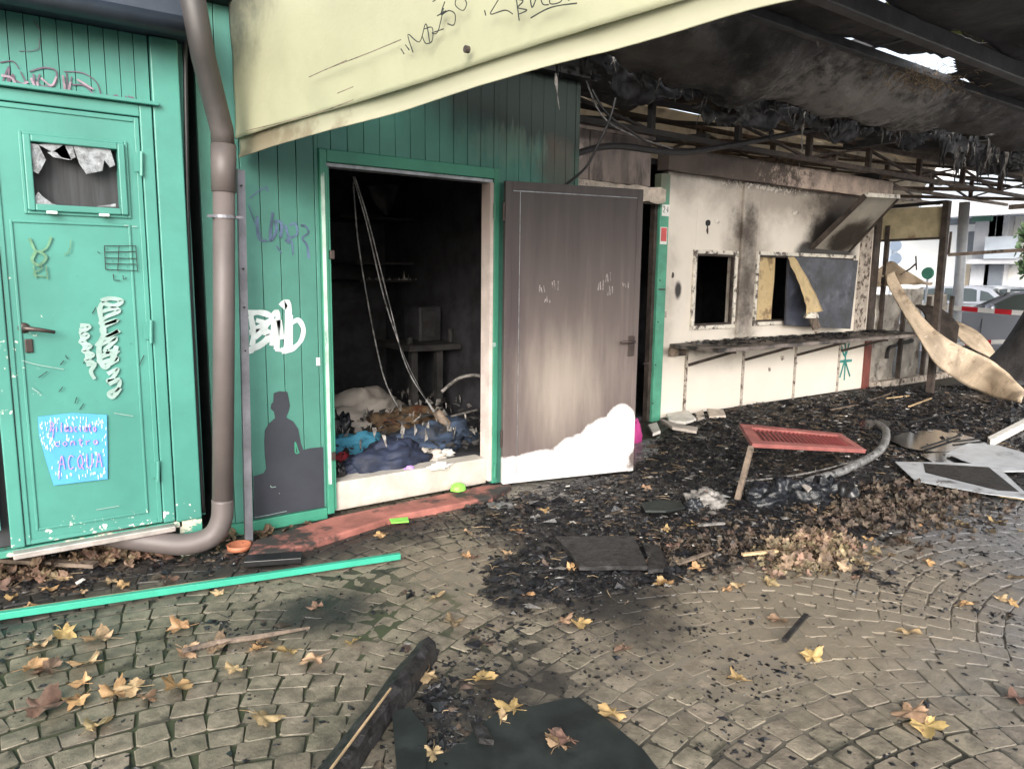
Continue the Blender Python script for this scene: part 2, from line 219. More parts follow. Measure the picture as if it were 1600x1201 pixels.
MT['bag'] = mat('melted_black_plastic', (.015, .017, .021), .28, var=.4, vs=9, bump=.6, bs=16, bdist=.015, rv=.12, stains=[dict(c=(.12, .12, .125), scale=9, amp=1, edge=(.3, .5), amt=.6)])
MT['white_sheet'] = mat('dirty_white_sheet', (.40, .42, .45), .35, var=.12, vs=6, stains=[dict(c=(.025, .025, .025), scale=3.5, amp=1, edge=(.14, .35), amt=.9)])
MT['white'] = mat('dirty_white', (.66, .64, .60), .5, var=.12, vs=9, stains=[dict(c=(.12, .1, .09), scale=9, amp=1, edge=(.2, .5), amt=.6)])
MT['linen'] = mat('off_white_linen', (.42, .38, .34), .8, var=.08, vs=5, bump=.25, bs=22, bdist=.01, stains=[dict(c=(.1, .07, .06), scale=8, amp=1, edge=(.3, .5), amt=.7)])
MT['teal'] = mat('teal_cloth', (.045, .22, .33), .8, var=.2, vs=8, bump=.4, bs=30, bdist=.01)
MT['navy'] = mat('navy_cloth', (.018, .026, .055), .7, var=.35, vs=8, bump=.4, bs=26, bdist=.01)
MT['denim'] = mat('faded_denim', (.030, .048, .085), .8, var=.35, vs=9, bump=.3, stains=[dict(c=(.03, .028, .026), scale=4, amp=1, edge=(.05, .4))])
MT['blanket'] = mat('brown_blanket', (.11, .07, .038), .85, var=.35, vs=7, stains=[dict(c=(.09, .03, .012), scale=6, amp=1, edge=(.05, .3))], bump=.4)
MT['crimson'] = mat('crimson_cloth', (.28, .02, .03), .8, var=.3, vs=12)
MT['pink'] = mat('magenta_plastic', (.45, .04, .22), .5, var=.15)
MT['glass'] = mat('wired_frosted_glass', (.22, .24, .26), .25, var=.35, vs=34, bump=.8, bs=60, bdist=.004, spec=.8)
MT['pane_dark'] = mat('dark_interior', (.035, .037, .042), .6, var=.25, vs=9, streak=(4, 1, .2))
MT['metal_dark'] = mat('dark_handle_metal', (.085, .065, .06), .4, .6, var=.2)
MT['alu'] = mat('aluminium_sill', (.55, .50, .47), .35, .5, var=.15, vs=9)
MT['ink_black'] = mat('black_marker', (.015, .018, .018), .5, var=.1, vs=4)
MT['ink_plum'] = mat('faded_plum_spray', (.12, .085, .125), .6, var=.3, vs=16)
MT['ink_dust'] = mat('dusty_pink_spray', (.29, .22, .27), .6, var=.3, vs=16)
MT['ink_violet'] = mat('violet_spray', (.075, .12, .20), .6, var=.35, vs=14)
MT['ink_silver'] = mat('silver_spray', (.28, .40, .37), .45, var=.12, vs=14)
MT['ink_white'] = mat('white_spray', (.56, .63, .63), .55, var=.12, vs=10)
MT['ink_olive'] = mat('olive_smudge', (.11, .25, .15), .6, var=.3, vs=16)
MT['ink_teal'] = mat('teal_spray', (.03, .22, .20), .6, var=.2, vs=14)
MT['poster'] = mat('blue_poster', (.075, .33, .62), .5, var=.07, vs=6, bump=.05)
MT['ink_lilac'] = mat('lilac_marker', (.42, .25, .66), .5, var=.15, vs=30)
MT['raindrop'] = mat('pale_raindrop', (.62, .80, .92), .5, var=.05)
MT['label_white'] = mat('white_label', (.8, .8, .78), .5, var=.04)
MT['label_red'] = mat('red_label', (.62, .10, .10), .5, var=.08)
MT['bwhite'] = mat('far_white_wall', (.82, .82, .80), .7, var=.03, vs=.6, bump=0)
MT['bgrey'] = mat('far_grey_pier', (.48, .49, .52), .7, var=.1, vs=1, bump=0)
MT['bdark'] = mat('far_dark_glass', (.16, .18, .21), .15, var=.1, vs=1, bump=0)
MT['bblue'] = mat('far_blue_grey_slab', (.42, .47, .53), .6, var=.08, vs=1, bump=0)
MT['bgreen'] = mat('far_green_sign', (.10, .22, .17), .5, var=.08, vs=1, bump=0)
MT['bcream'] = mat('far_cream_door', (.55, .46, .34), .6, var=.08, vs=1, bump=0)
MT['car_silver'] = mat('silver_car_paint', (.48, .50, .54), .22, .45, var=.03, vs=1, bump=0, spec=.8)
MT['car_grey'] = mat('grey_car_paint', (.26, .28, .33), .2, .45, var=.03, vs=1, bump=0, spec=.8)
MT['car_white'] = mat('white_car_paint', (.74, .75, .76), .25, var=.02, vs=1, bump=0, spec=.7)
MT['car_glass'] = mat('car_window_glass', (.05, .065, .065), .05, var=.1, vs=1, bump=0, spec=1)
MT['tyre'] = mat('tyre_rubber', (.02, .02, .02), .7, var=.1, bump=0)
MT['rim'] = mat('wheel_rim', (.4, .4, .42), .3, .7, var=.1, bump=0)
MT['lamp_red'] = mat('red_tail_lens', (.45, .02, .02), .2, var=.05, bump=0)
MT['tape_w'] = mat('white_tape', (.80, .80, .80), .4, var=.03, bump=0, trans=.3)
MT['tape_r'] = mat('red_tape', (.65, .03, .05), .4, var=.05, bump=0, trans=.3)
MT['pole'] = mat('galvanised_pole', (.52, .56, .62), .4, .2, var=.08)
MT['bark'] = mat('dark_bark', (.035, .032, .032), .8, var=.4, vs=7, streak=(1, 1, .3), bump=1, bs=14, bdist=.03)
MT['foliage'] = mat('green_foliage', (.12, .19, .09), .55, var=.4, vs=2, trans=.4, rand=.3, bump=0)
MT['foliage_y'] = mat('yellow_green_foliage', (.20, .21, .05), .55, var=.4, vs=2, trans=.45, rand=.3, bump=0)
MT['cable'] = mat('black_cable', (.014, .014, .016), .5, var=.2)
MT['cable_pale'] = mat('stripped_pale_cable', (.22, .22, .22), .5, var=.5, vs=14)
MT['sign_blue'] = mat('road_sign_blue', (.30, .37, .48), .4, var=.05, bump=0)
# ------------------------------------------------------------------ mesh helpers
class MB:
    def __init__(s): s.v = []; s.f = []; s.t = []
    def add(s, vs, fs, tone=0):
        k = len(s.v); s.v += [tuple(v) for v in vs]; s.f += [tuple(i+k for i in f) for f in fs]; s.t += [tone]*len(vs); return s
    def box(s, lo, hi):
        x0, y0, z0 = lo; x1, y1, z1 = hi
        return s.add([(x0,y0,z0),(x1,y0,z0),(x1,y1,z0),(x0,y1,z0),(x0,y0,z1),(x1,y0,z1),(x1,y1,z1),(x0,y1,z1)],
            [(0,3,2,1),(4,5,6,7),(0,1,5,4),(1,2,6,5),(2,3,7,6),(3,0,4,7)])
    def bar(s, a, b, w, h, up=(0,0,1)):
        a = Vector(a); b = Vector(b); d = (b-a).normalized(); u = Vector(up)
        if abs(d.dot(u)) > .97: u = Vector((0,1,0))
        r = d.cross(u).normalized()*w/2; u = r.cross(d).normalized()*h/2
        return s.add([a-r-u,a+r-u,a+r+u,a-r+u,b-r-u,b+r-u,b+r+u,b-r+u], [(0,1,2,3),(7,6,5,4),(0,4,5,1),(1,5,6,2),(2,6,7,3),(3,7,4,0)])
    def tube(s, pts, r, n=8, cap=True):
        pts = [Vector(p) for p in pts]; L = len(pts); rr = r if isinstance(r, (list, tuple)) else [r]*L
        vs = []; u = None
        for i, p in enumerate(pts):
            d = (pts[min(i+1, L-1)]-pts[max(i-1, 0)]).normalized()
            if u is None: u = d.orthogonal().normalized()
            u = (u-d*u.dot(d)).normalized(); w = d.cross(u)
            for k in range(n):
                a = 2*math.pi*k/n; vs.append(p+(u*math.cos(a)+w*math.sin(a))*rr[i])
        fs = [(i*n+k, i*n+(k+1)%n, (i+1)*n+(k+1)%n, (i+1)*n+k) for i in range(L-1) for k in range(n)]
        if cap: fs += [tuple(range(n))[::-1], tuple(range((L-1)*n, L*n))]
        return s.add(vs, fs)
    def prism(s, poly, off):
        n = len(poly); off = Vector(off); a = [Vector(p) for p in poly]
        return s.add(a+[p+off for p in a], [tuple(range(n))[::-1], tuple(range(n, 2*n))]+[(i, (i+1)%n, n+(i+1)%n, n+i) for i in range(n)])
    def build(s, name, m, parent=None, smooth=False, bevel=0, kind=None, label=None):
        me = bpy.data.meshes.new(name); me.from_pydata(s.v, [], s.f); me.materials.append(MT[m] if isinstance(m, str) else m)
        if any(s.t):
            a = me.attributes.new('tone', 'FLOAT', 'POINT'); a.data.foreach_set('value', s.t)
        bm = bmesh.new(); bm.from_mesh(me); bmesh.ops.recalc_face_normals(bm, faces=bm.faces); bm.to_mesh(me); bm.free()
        if smooth: me.polygons.foreach_set('use_smooth', [True]*len(me.polygons))
        o = bpy.data.objects.new(name, me); COL.objects.link(o)
        if bevel:
            b = o.modifiers.new('bevel', 'BEVEL'); b.width = bevel; b.segments = 2; b.limit_method = 'ANGLE'
        if parent: 
            o.parent = parent; o.matrix_parent_inverse = Matrix.Translation(-parent.location) if parent.parent is None else Matrix()
        if kind: o['kind'] = kind
        if label: o['label'] = label
        return o
def thing(name, label, cat, loc=(0,0,0), group=None):
    o = bpy.data.objects.new(name, None); COL.objects.link(o); o.location = loc; o['label'] = label; o['category'] = cat; o.empty_display_size = .1
    if group: o['group'] = group
    return o
def tag(o, label, cat, group=None):
    o['label'] = label; o['category'] = cat
    if group: o['group'] = group
    return o
def box(lo, hi): return MB().box(lo, hi)
def catmull(P, n=8):
    P = [Vector(p) for p in P]; Q = [P[0]]+P+[P[-1]]; out = []
    for i in range(1, len(Q)-2):
        a, b, c, d = Q[i-1:i+3]
        for k in range(n):
            t = k/n; out.append(.5*((2*b)+(c-a)*t+(2*a-5*b+4*c-d)*t*t+(3*b-a-3*c+d)*t**3))
    out.append(P[-1]); return out
def ribbon(mb, pts, w, nrm, th=.0015, taper=False, smooth=True):
    pts = catmull(pts, 5) if smooth and len(pts) > 2 else [Vector(p) for p in pts]; nrm = Vector(nrm).normalized(); L = len(pts); vs = []
    for i, p in enumerate(pts):
        d = (pts[min(i+1, L-1)]-pts[max(i-1, 0)])
        if d.length < 1e-6: d = Vector((1,0,0))
        sdir = d.normalized().cross(nrm).normalized(); ww = w*(1-.7*i/L if taper else 1)*(.85+.3*mnoise.noise(p*19))/2
        vs += [p-sdir*ww, p+sdir*ww, p+sdir*ww+nrm*th, p-sdir*ww+nrm*th]
    fs = [(4*i+k, 4*i+(k+1)%4, 4*i+4+(k+1)%4, 4*i+4+k) for i in range(L-1) for k in range(4)]+[(0,1,2,3), (4*L-1,4*L-2,4*L-3,4*L-4)]
    mb.add(vs, fs)
def strokes(name, m, parent, lines, wpx, plane, off=.002, smooth=True, label=None):
    """paint strokes on a wall plane Y=plane, given as photo polylines"""
    mb = MB()
    for i, ln in enumerate(lines):
        w = wpx[i] if isinstance(wpx, (list, tuple)) else wpx
        pts = [atY(x, y, plane-off-.0006*(i % 5)) for x, y in ln]
        sc = (atY(ln[0][0]+1, ln[0][1], plane)-atY(ln[0][0], ln[0][1], plane)).length
        ribbon(mb, pts, w*sc*.95, (0,-1,0), .0012, smooth=smooth)
    return mb.build(name, m, parent, label=label, kind='stuff' if len(lines) > 4 else None)
def fb(x, y, s=1, oct=5, seed=0):
    """vectorised value noise, ~[-1,1]"""
    x = np.asarray(x, float)*s+seed*17.3; y = np.asarray(y, float)*s+seed*9.1; o = 0; a = 1; t = 0
    for k in range(oct):
        xi = np.floor(x).astype(np.int64); yi = np.floor(y).astype(np.int64); fx = x-xi; fy = y-yi; fx = fx*fx*(3-2*fx); fy = fy*fy*(3-2*fy)
        def h(i, j):
            v = (i*374761393+j*668265263+k*1442695+seed*1013) & 0xffffffff; v = ((v ^ (v >> 13))*1274126177) & 0xffffffff; return ((v ^ (v >> 16)) & 0xffff)/32767.5-1
        o = o+a*((h(xi, yi)*(1-fx)+h(xi+1, yi)*fx)*(1-fy)+(h(xi, yi+1)*(1-fx)+h(xi+1, yi+1)*fx)*fy); t += a; a *= .55; x = x*2.03+3.1; y = y*2.03+1.7
    return o/t*1.6
def sheet(name, rows, m, parent=None, nu=60, nv=14, amp=.03, sc=3, hole=None, solid=.002, smooth=True, seed=0, nz=None):
    """loft a cloth-like surface through rows of control points"""
    R = []
    def samp(c, f):
        k = min(int(f), len(c)-2); return c[k].lerp(c[k+1], f-k)
    for r in rows:
        c = catmull(r, 12); R.append([samp(c, i*(len(c)-1)/nu) for i in range(nu+1)])
    cols = []
    for i in range(nu+1):
        c = catmull([r[i] for r in R], 12) if len(R) > 2 else [R[0][i].lerp(R[1][i], k/24) for k in range(25)]
        cols.append([samp(c, j*(len(c)-1)/nv) for j in range(nv+1)])
    vs = []; fs = []
    for i in range(nu+1):
        for j in range(nv+1):
            p = cols[i][j]; a = mnoise.fractal(p*sc+Vector((seed*7.7, 0, 0)), 1, 2, 5)
            n = nz or (cols[min(i+1, nu)][j]-cols[max(i-1, 0)][j]).cross(cols[i][min(j+1, nv)]-cols[i][max(j-1, 0)]).normalized()
            vs.append(p+Vector(n)*a*amp)
    for i in range(nu):
        for j in range(nv):
            if hole and hole(i/nu, j/nv, vs[i*(nv+1)+j]): continue
            a = i*(nv+1)+j; fs.append((a, a+nv+1, a+nv+2, a+1))
    o = MB().add(vs, fs).build(name, m, parent, smooth=smooth)
    if solid: s_ = o.modifiers.new('solid', 'SOLIDIFY'); s_.thickness = solid
    return o
def lump(name, m, c, r, parent=None, seed=0, fold=.35, nu=40, nv=18, ridged=True, flat=.0, rot=0):
    """a crumpled heap of cloth or plastic resting on z=c.z"""
    vs = []; c = Vector(c); cr, sr = math.cos(rot), math.sin(rot)
    for j in range(nv+1):
        ph = math.pi/2*j/nv
        for i in range(nu):
            th = 2*math.pi*i/nu; q = Vector((math.cos(th)*math.cos(ph), math.sin(th)*math.cos(ph), math.sin(ph)))
            a = mnoise.fractal(q*1.7+Vector((seed*3.3, seed, 0)), 1, 2, 4); b = 1-abs(mnoise.noise(q*4.2+Vector((0, seed*5, seed))))*2 if ridged else 0
            k = 1+fold*a+fold*.35*b; x, y = q.x*r[0]*k, q.y*r[1]*k
            vs.append(c+Vector((x*cr-y*sr, x*sr+y*cr, max(q.z, 0)**(.75)*r[2]*k-.004)))
    fs = [(j*nu+i, j*nu+(i+1)%nu, (j+1)*nu+(i+1)%nu, (j+1)*nu+i) for j in range(nv) for i in range(nu)]
    return MB().add(vs, fs).build(name, m, parent, smooth=True)
# =================================================================== GROUND
def poly_sd(X, Y, P):
    """signed distance to a ground polygon, positive inside"""
    d = np.full(X.shape, 1e9); ins = np.zeros(X.shape, bool); n = len(P)
    for i in range(n):
        x0, y0 = P[i]; x1, y1 = P[(i+1) % n]; ex, ey = x1-x0, y1-y0
        t = np.clip(((X-x0)*ex+(Y-y0)*ey)/(ex*ex+ey*ey), 0, 1); d = np.minimum(d, np.hypot(X-x0-t*ex, Y-y0-t*ey))
        c = ((y0 > Y) != (y1 > Y)) & (X < (x1-x0)*(Y-y0)/(y1-y0+1e-12)+x0); ins ^= c
    return np.where(ins, d, -d)
g2 = lambda l: [tuple(atZ(x, y))[:2] for x, y in l]
ASH_POLYS = [  # (polygon, strength, softness)
    (g2([(560,832),(690,800),(760,850),(700,880),(690,935),(740,975),(700,1010),(640,1010),(655,1075),(740,1050),(800,985),(900,965),(1000,935),(1110,915),(1200,890),(1330,862),(1420,838),(1470,800),(1600,770),(1640,600),(1345,604),(1025,655),(985,725),(780,765),(690,790)]), 1, .30),
    (g2([(-200,960),(0,950),(120,925),(330,900),(430,880),(520,845),(520,815),(395,848),(200,842),(-200,900)]), .6, .22),
    (g2([(330,965),(400,948),(470,965),(478,990),(380,1002),(320,990)]), .5, .1),
    (g2([(560,948),(600,940),(620,958),(570,968)]), .7, .10), (g2([(620,925),(690,915),(700,940),(640,945)]), .7, .10),
    (g2([(600,1010),(680,1020),(640,1090),(610,1201),(760,1201),(745,1100),(700,1040)]), .8, .15),
    (g2([(1240,870),(1290,862),(1420,900),(1400,925),(1290,900)]), .28, .12), (g2([(1480,935),(1540,930),(1600,965),(1590,985),(1500,965)]), .35, .1),
    (g2([(1168,1060),(1195,1055),(1192,1082),(1160,1080)]), .5, .05), (g2([(1110,1115),(1140,1105),(1135,1130),(1115,1130)]), .4, .05)]
def burn_at(X, Y):
    b = np.full(np.shape(X), -9.0)
    for P, s, w in ASH_POLYS: b = np.maximum(b, np.minimum(poly_sd(X, Y, P)/w, 1)*s)
    return b+fb(X, Y, 3.1, 6, 3)*.38+fb(X, Y, 16, 4, 5)*.16
o = MB().box((-60, -60, -.30), (17.2, 8, -.035)); ground = o.build('ground', 'asphalt', kind='structure')
box((17.2, -60, -.42), (26, 90, -.16)).build('street', 'asphalt', kind='structure')
box((26, -60, -.42), (140, 110, -.02)).build('far_pavement', 'bgrey', kind='structure')
box((-60, 8, -.30), (17.2, 90, -.12)).build('rear_yard', 'asphalt', kind='structure')
# mortar bed (one displaced sheet) with the cobbles proud of it
def grid_sheet(name, xs, ys, zf, m, keep=None, attr=None, parent=None, kind=None):
    X, Y = np.meshgrid(xs, ys, indexing='ij'); Z = zf(X, Y); nx, ny = X.shape
    V = np.stack([X, Y, Z], -1).reshape(-1, 3); idx = np.arange(nx*ny).reshape(nx, ny)
    F = np.stack([idx[:-1, :-1], idx[1:, :-1], idx[1:, 1:], idx[:-1, 1:]], -1).reshape(-1, 4)
    if keep is not None:
        k = keep(X, Y).reshape(-1); F = F[k[F].any(1)]
    me = bpy.data.meshes.new(name); me.from_pydata(V.tolist(), [], F.tolist()); me.materials.append(MT[m]); me.polygons.foreach_set('use_smooth', [True]*len(me.polygons))
    if attr:
        a = me.attributes.new(attr[0], 'FLOAT', 'POINT'); a.data.foreach_set('value', attr[1](X, Y).reshape(-1).astype(np.float32))
    o = bpy.data.objects.new(name, me); COL.objects.link(o)
    if parent: o.parent = parent
    if kind: o['kind'] = kind
    return o
def xsp(x0, x1, d0, k):
    o = [x0]
    while o[-1] < x1: o.append(o[-1]+d0+k*max(o[-1]-1, 0))
    return np.array(o)
def mud_fill(X, Y):   # 1 where the joints are filled flush with silt
    c = g2([(640,905),(760,985),(700,1030),(800,1090),(940,1080),(1060,1160),(1200,1120),(1240,1010),(1200,930),(1050,930),(850,975),(740,960),(700,890)])
    c2 = g2([(500,900),(640,880),(740,870),(740,1000),(560,1010),(480,960)])
    return np.clip(np.maximum(poly_sd(X, Y, c)/.35, poly_sd(X, Y, c2)/.2)+.62+fb(X, Y, 2.5, 4, 8)*.6, 0, 1)
pave = grid_sheet('pavement', xsp(-1.2, 16, .03, .004), np.arange(.2, 5.6, .03),
    lambda X, Y: -.0080+.0072*mud_fill(X, Y)+.0013*fb(X, Y, 11, 4, 2), 'joint', kind='structure')
CHX = .108; WST = 1.92; RARC = 1.45; ST = []
X0 = .15-WST*1.5
for k in range(13):
    xc = X0+k*WST+WST/2; n = 19; a0 = math.asin(WST/2/RARC)
    for r in range(-14, 60):
        for i in range(n):
            a = -a0+(i+.5+(r % 2)*.0)*2*a0/n+((r*7 % 3)-1)*.016
            x = xc+RARC*math.sin(a); y = r*CHX+RARC*math.cos(a)-1.33
            if y < .35 or y > 4.7 or x < -1 or x > 15: continue
            ST.append((x+random.uniform(-.004, .004), y+random.uniform(-.004, .004), -a+random.uniform(-.08, .08), RARC*2*a0/n))
BASE = []
for s in range(10):                      # ten stone shapes sharing their meshes
    hx, hy = .0530+random.uniform(-.004, .002), .0508+random.uniform(-.004, .0015); c = .009
    ring = [(-hx+c,-hy),(hx-c,-hy),(hx,-hy+c),(hx,hy-c),(hx-c,hy),(-hx+c,hy),(-hx,hy-c),(-hx,-hy+c)]
    ring = [(x+random.uniform(-.004, .004), y+random.uniform(-.004, .004)) for x, y in ring]
    vs = [(x, y, -.03) for x, y in ring]+[(x, y, -.0042) for x, y in ring]+[(x*.93, y*.93, random.uniform(-.0012, .0008)) for x, y in ring]+[(random.uniform(-.01,.01), random.uniform(-.01,.01), .0010)]
    fs = [(i, (i+1)%8, 8+(i+1)%8, 8+i) for i in range(8)]+[(8+i, 8+(i+1)%8, 16+(i+1)%8, 16+i) for i in range(8)]+[(16+i, 16+(i+1)%8, 24) for i in range(8)]
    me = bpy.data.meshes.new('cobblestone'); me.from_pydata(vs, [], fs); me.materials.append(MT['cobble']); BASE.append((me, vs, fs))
arr = np.array([(s[0], s[1]) for s in ST]); brn = burn_at(arr[:, 0], arr[:, 1])
def stone_px(s):
    x, y = proj((s[0], s[1], 0)); v = Vector((s[0], s[1], 0))-CAM
    if v.dot(fwd) < .3 or not (-60 < x < 1660 and y < 1260): return 1e9
    return v.length
order = sorted(range(len(ST)), key=lambda i: stone_px(ST[i])+(50 if brn[i] > .55 else 0)); near = set(order[:300])
rest = MB()
for i, (x, y, a, w) in enumerate(ST):
    me, vs, fs = BASE[random.randrange(10)]; z = random.uniform(-.0018, .0018); sc = w/.1065*random.uniform(.965, 1.01)
    tx, ty = random.uniform(-.013, .013), random.uniform(-.013, .013)
    if i in near:
        o = bpy.data.objects.new('cobblestone', me); COL.objects.link(o); o.parent = pave; o.location = (x, y, z); o.rotation_euler = (tx, ty, a); o.scale = (sc, 1, 1)
    else:
        ca, sa = math.cos(a), math.sin(a); rest.add([(x+vx*sc*ca-vy*sa, y+vx*sc*sa+vy*ca, z+vz+ty*vx+tx*vy) for vx, vy, vz in vs], fs, random.random())
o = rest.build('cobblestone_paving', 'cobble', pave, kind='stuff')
# ash and mud lying on the paving
def ash_h(X, Y):
    b = burn_at(X, Y); near_wall = np.clip((Y-3.2)/1.5, 0, 1)*np.clip((X-3)/1.5, 0, 1)
    return -.010+.020*np.clip(b, -.3, 1.3)+np.clip(b-.2, 0, 1)*(.014*fb(X, Y, 12, 5, 11)+.018*fb(X, Y, 3.3, 4, 12)+.03*near_wall)
def mud_attr(X, Y): return np.clip(.75-burn_at(X, Y)*.9+fb(X, Y, 2, 3, 31)*.25-np.clip((X-4.5)/3, 0, .4), 0, 1)
grid_sheet('ash_layer', xsp(-1.2, 15.5, .016, .0042), np.arange(.3, 5.3, .018), ash_h, 'ash', keep=lambda X, Y: burn_at(X, Y) > -.05, attr=('mud', mud_attr), kind='stuff')
# puddles shining in the ash near the kiosk's far end
for pts in ([(1388,690),(1450,676),(1530,690),(1545,705),(1480,712),(1420,706),(1398,702)],[(1440,716),(1490,712),(1520,722),(1470,732)],[(1330,664),(1380,660),(1392,670),(1345,675)]):
    q = [atZ(x, y, .0) for x, y in pts]; c = sum(q, Vector())/len(q)
    q = [p+(p-c)*.25*mnoise.noise(p*3) for p in catmull(q+[q[0]], 6)[:-1]]
    MB().prism([(p.x, p.y, .030) for p in q], (0,0,.004)).build('puddle', 'puddle', kind='structure')
# =================================================================== GREEN SITE CABIN (left), front face on Y = 4.05
CY = 4.05; CZ = .195
px = lambda x, y, Y=CY: atY(x, y, Y)
def rect(mb, x0, x1, z0, z1, yf, yb): return mb.box((x0, yf, z0), (x1, yb, z1))
cab = thing('site_cabin', 'bright green metal cabin at the left edge with a smashed window in its door', 'cabin', (-.6, CY, CZ))
xL = -3.2; xR = .905; dxr = px(236, 500).x; dxl = px(8, 500).x
dz0 = px(120, 838).z; dz1 = px(120, 172).z; 
rect(MB(), xL, xR, CZ, 2.62, CY+.06, CY+2.4).build('body', 'pane_dark', cab)
# grooved boards above the door and at its sides
for i in range(40):
    x = xR-.13-.062*(i+1)
    if x < -1.6: break
    inside = x+.058 > dxl-.05 and x < dxr+.05
    rect(MB(), x, x+.0585, dz1+.07 if inside else CZ+.10, 2.6, CY+random.uniform(0, .0015), CY+.059).build('board', 'cabin', cab)
rect(MB(), xR-.126, xR, CZ-.0, 2.6, CY-.02, CY+.055).build('corner_post', 'cabin', cab, bevel=.006)
rect(MB(), xR+.003, xR+.03, CZ+.0, 2.6, CY+.03, CY+.5).build('side_return', 'cabin', cab)
rect(MB(), xR-.46, xR-.13, CZ+.0, dz1+.075, CY-.004, CY+.0).build('jamb_panel', 'cabin', cab) if False else None
fm = MB(); t = .055
rect(fm, dxr, dxr+t, dz0, dz1+t, CY-.022, CY-.001); rect(fm, dxl-t, dxl, dz0, dz1+t, CY-.022, CY-.001); rect(fm, dxl, dxr, dz1, dz1+t, CY-.022, CY-.001)
fm.build('door_frame', 'cabin', cab, bevel=.005)
rect(MB(), dxl-t, dxr+t+.03, dz1+t+.002, dz1+t+.02, CY-.05, CY-.001).build('drip_rail', 'cabin', cab, bevel=.004)
door = rect(MB(), dxl+.004, dxr-.004, dz0+.004, dz1-.004, CY-.006, CY+.05)
wx0, wx1 = px(47, 222).x, px(182, 233).x; wz0, wz1 = px(110, 322).z, px(110, 228).z
# door leaf as four pieces round the window opening
dm = MB(); X0_, X1_ = dxl+.004, dxr-.004; Z0_, Z1_ = dz0+.004, dz1-.004
rect(dm, X0_, X1_, Z0_, wz0, CY-.006, CY+.04); rect(dm, X0_, X1_, wz1, Z1_, CY-.006, CY+.04); rect(dm, X0_, wx0, wz0, wz1, CY-.006, CY+.04); rect(dm, wx1, X1_, wz0, wz1, CY-.006, CY+.04)
door = dm.build('door', 'cabin', cab)
em = MB(); e = .012; xi0, xi1, zi0, zi1 = X0_+.055, X1_-.075, Z0_+.06, wz0-.085
for a in ((xi0, xi1, zi1, zi1+e), (xi0, xi1, zi0, zi0+e), (xi0-e, xi0, zi0, zi1+e), (xi1, xi1+e, zi0, zi1+e), (X0_, X0_+.02, Z0_, Z1_), (X1_-.022, X1_, Z0_, Z1_), (X0_+.02, X1_-.022, Z1_-.022, Z1_), (X0_+.02, X1_-.022, Z0_, Z0_+.02)):
    rect(em, a[0], a[1], a[2], a[3], CY-.013, CY-.0065)
em.build('pressed_edge', 'cabin', door, bevel=.003)
def frame(mb, x0, x1, z0, z1, w, yf, yb):
    rect(mb, x0-w, x0, z0-w, z1+w, yf, yb); rect(mb, x1, x1+w, z0-w, z1+w, yf, yb); rect(mb, x0, x1, z1, z1+w, yf, yb); rect(mb, x0, x1, z0-w, z0, yf, yb); return mb
frame(MB(), wx0, wx1, wz0, wz1, .030, CY-.030, CY-.0066).build('window_frame', 'cabin', door, bevel=.005)
frame(MB(), wx0-.0301, wx1+.0301, wz0-.0301, wz1+.0301, .014, CY-.016, CY-.0066).build('window_bead', 'cabin', door, bevel=.003)
gy = CY-.012
for poly in ([(48,224),(60,226),(72,250),(60,272),(52,268)],[(60,226),(85,224),(100,225),(112,250),(96,246),(88,238),(78,236)],[(114,227),(172,232),(180,258),(172,262),(163,250),(160,267),(135,272),(124,256)],[(100,226),(113,227),(118,246),(108,250),(84,246),(74,238),(84,236)],[(52,310),(60,300),(68,308),(82,318),(96,323),(52,322)],[(150,323),(181,318),(181,323)]):
    MB().prism([px(a, b, gy) for a, b in poly], (0, .004, 0)).build('glass_shard', 'glass', door)
for a, b in ((80, 333), (161, 337)):
    p = px(a, b); rect(MB(), p.x-.021, p.x+.021, p.z-.006, p.z+.007, CY-.048, CY-.031).build('vent_clip', 'label_white', door, bevel=.003)
# handle, lock, hinges, marks on the door
h0 = px(38, 513, CY-.05)
hm = MB(); hm.tube([h0+Vector((0,.04,0)), h0, h0+Vector((.012,-.008,0)), px(60, 515, CY-.065), px(86, 519, CY-.06)], [.011,.011,.011,.010,.008], 10)
hm.tube([h0+Vector((0,.045,0)), h0+Vector((0,.038,0))], .024, 14); hm.build('handle', 'metal_dark', door, smooth=True)
p = px(45, 540); MB().add([], []).box((p.x-.016, CY-.016, p.z-.032), (p.x+.016, CY-.0065, p.z+.032)).build('keyhole_plate', 'metal_dark', door, bevel=.006)
for a, b, c in ((221, 237, 275), (236, 500, 536), (247, 720, 752)):
    p, q = px(a, b, CY-.035), px(a, c, CY-.035)
    hb = MB().tube([p, q], .0085, 8); rect(hb, p.x-.035, p.x-.008, q.z+.02, p.z-.01, CY-.024, CY-.0225); hb.build('hinge', 'cabin', door, smooth=False)
pst = MB(); PP = [(59,651),(112,645),(167,648),(168,700),(168,748),(84,758),(72,720),(61,680)]
poster = pst.prism([px(a, b, CY-.0165) for a, b in PP], (0,.0015,0)).build('poster', 'poster', door)
rd = []
while len(rd) < 130:
    x, y = random.uniform(62, 166), random.uniform(650, 742)
    if x < 62+(y-680)*.36 or (82 < x < 160 and 664 < y < 736 and random.random() < .75): continue
    rd.append([(x, y), (x+random.uniform(-1, 1), y+random.uniform(3, 7))])
dm = MB()
for ln in rd: ribbon(dm, [px(a, b, CY-.0185) for a, b in ln], random.uniform(.003, .0052), (0,-1,0), .0008, smooth=False)
dm.build('poster_raindrops', 'raindrop', door, kind='stuff')
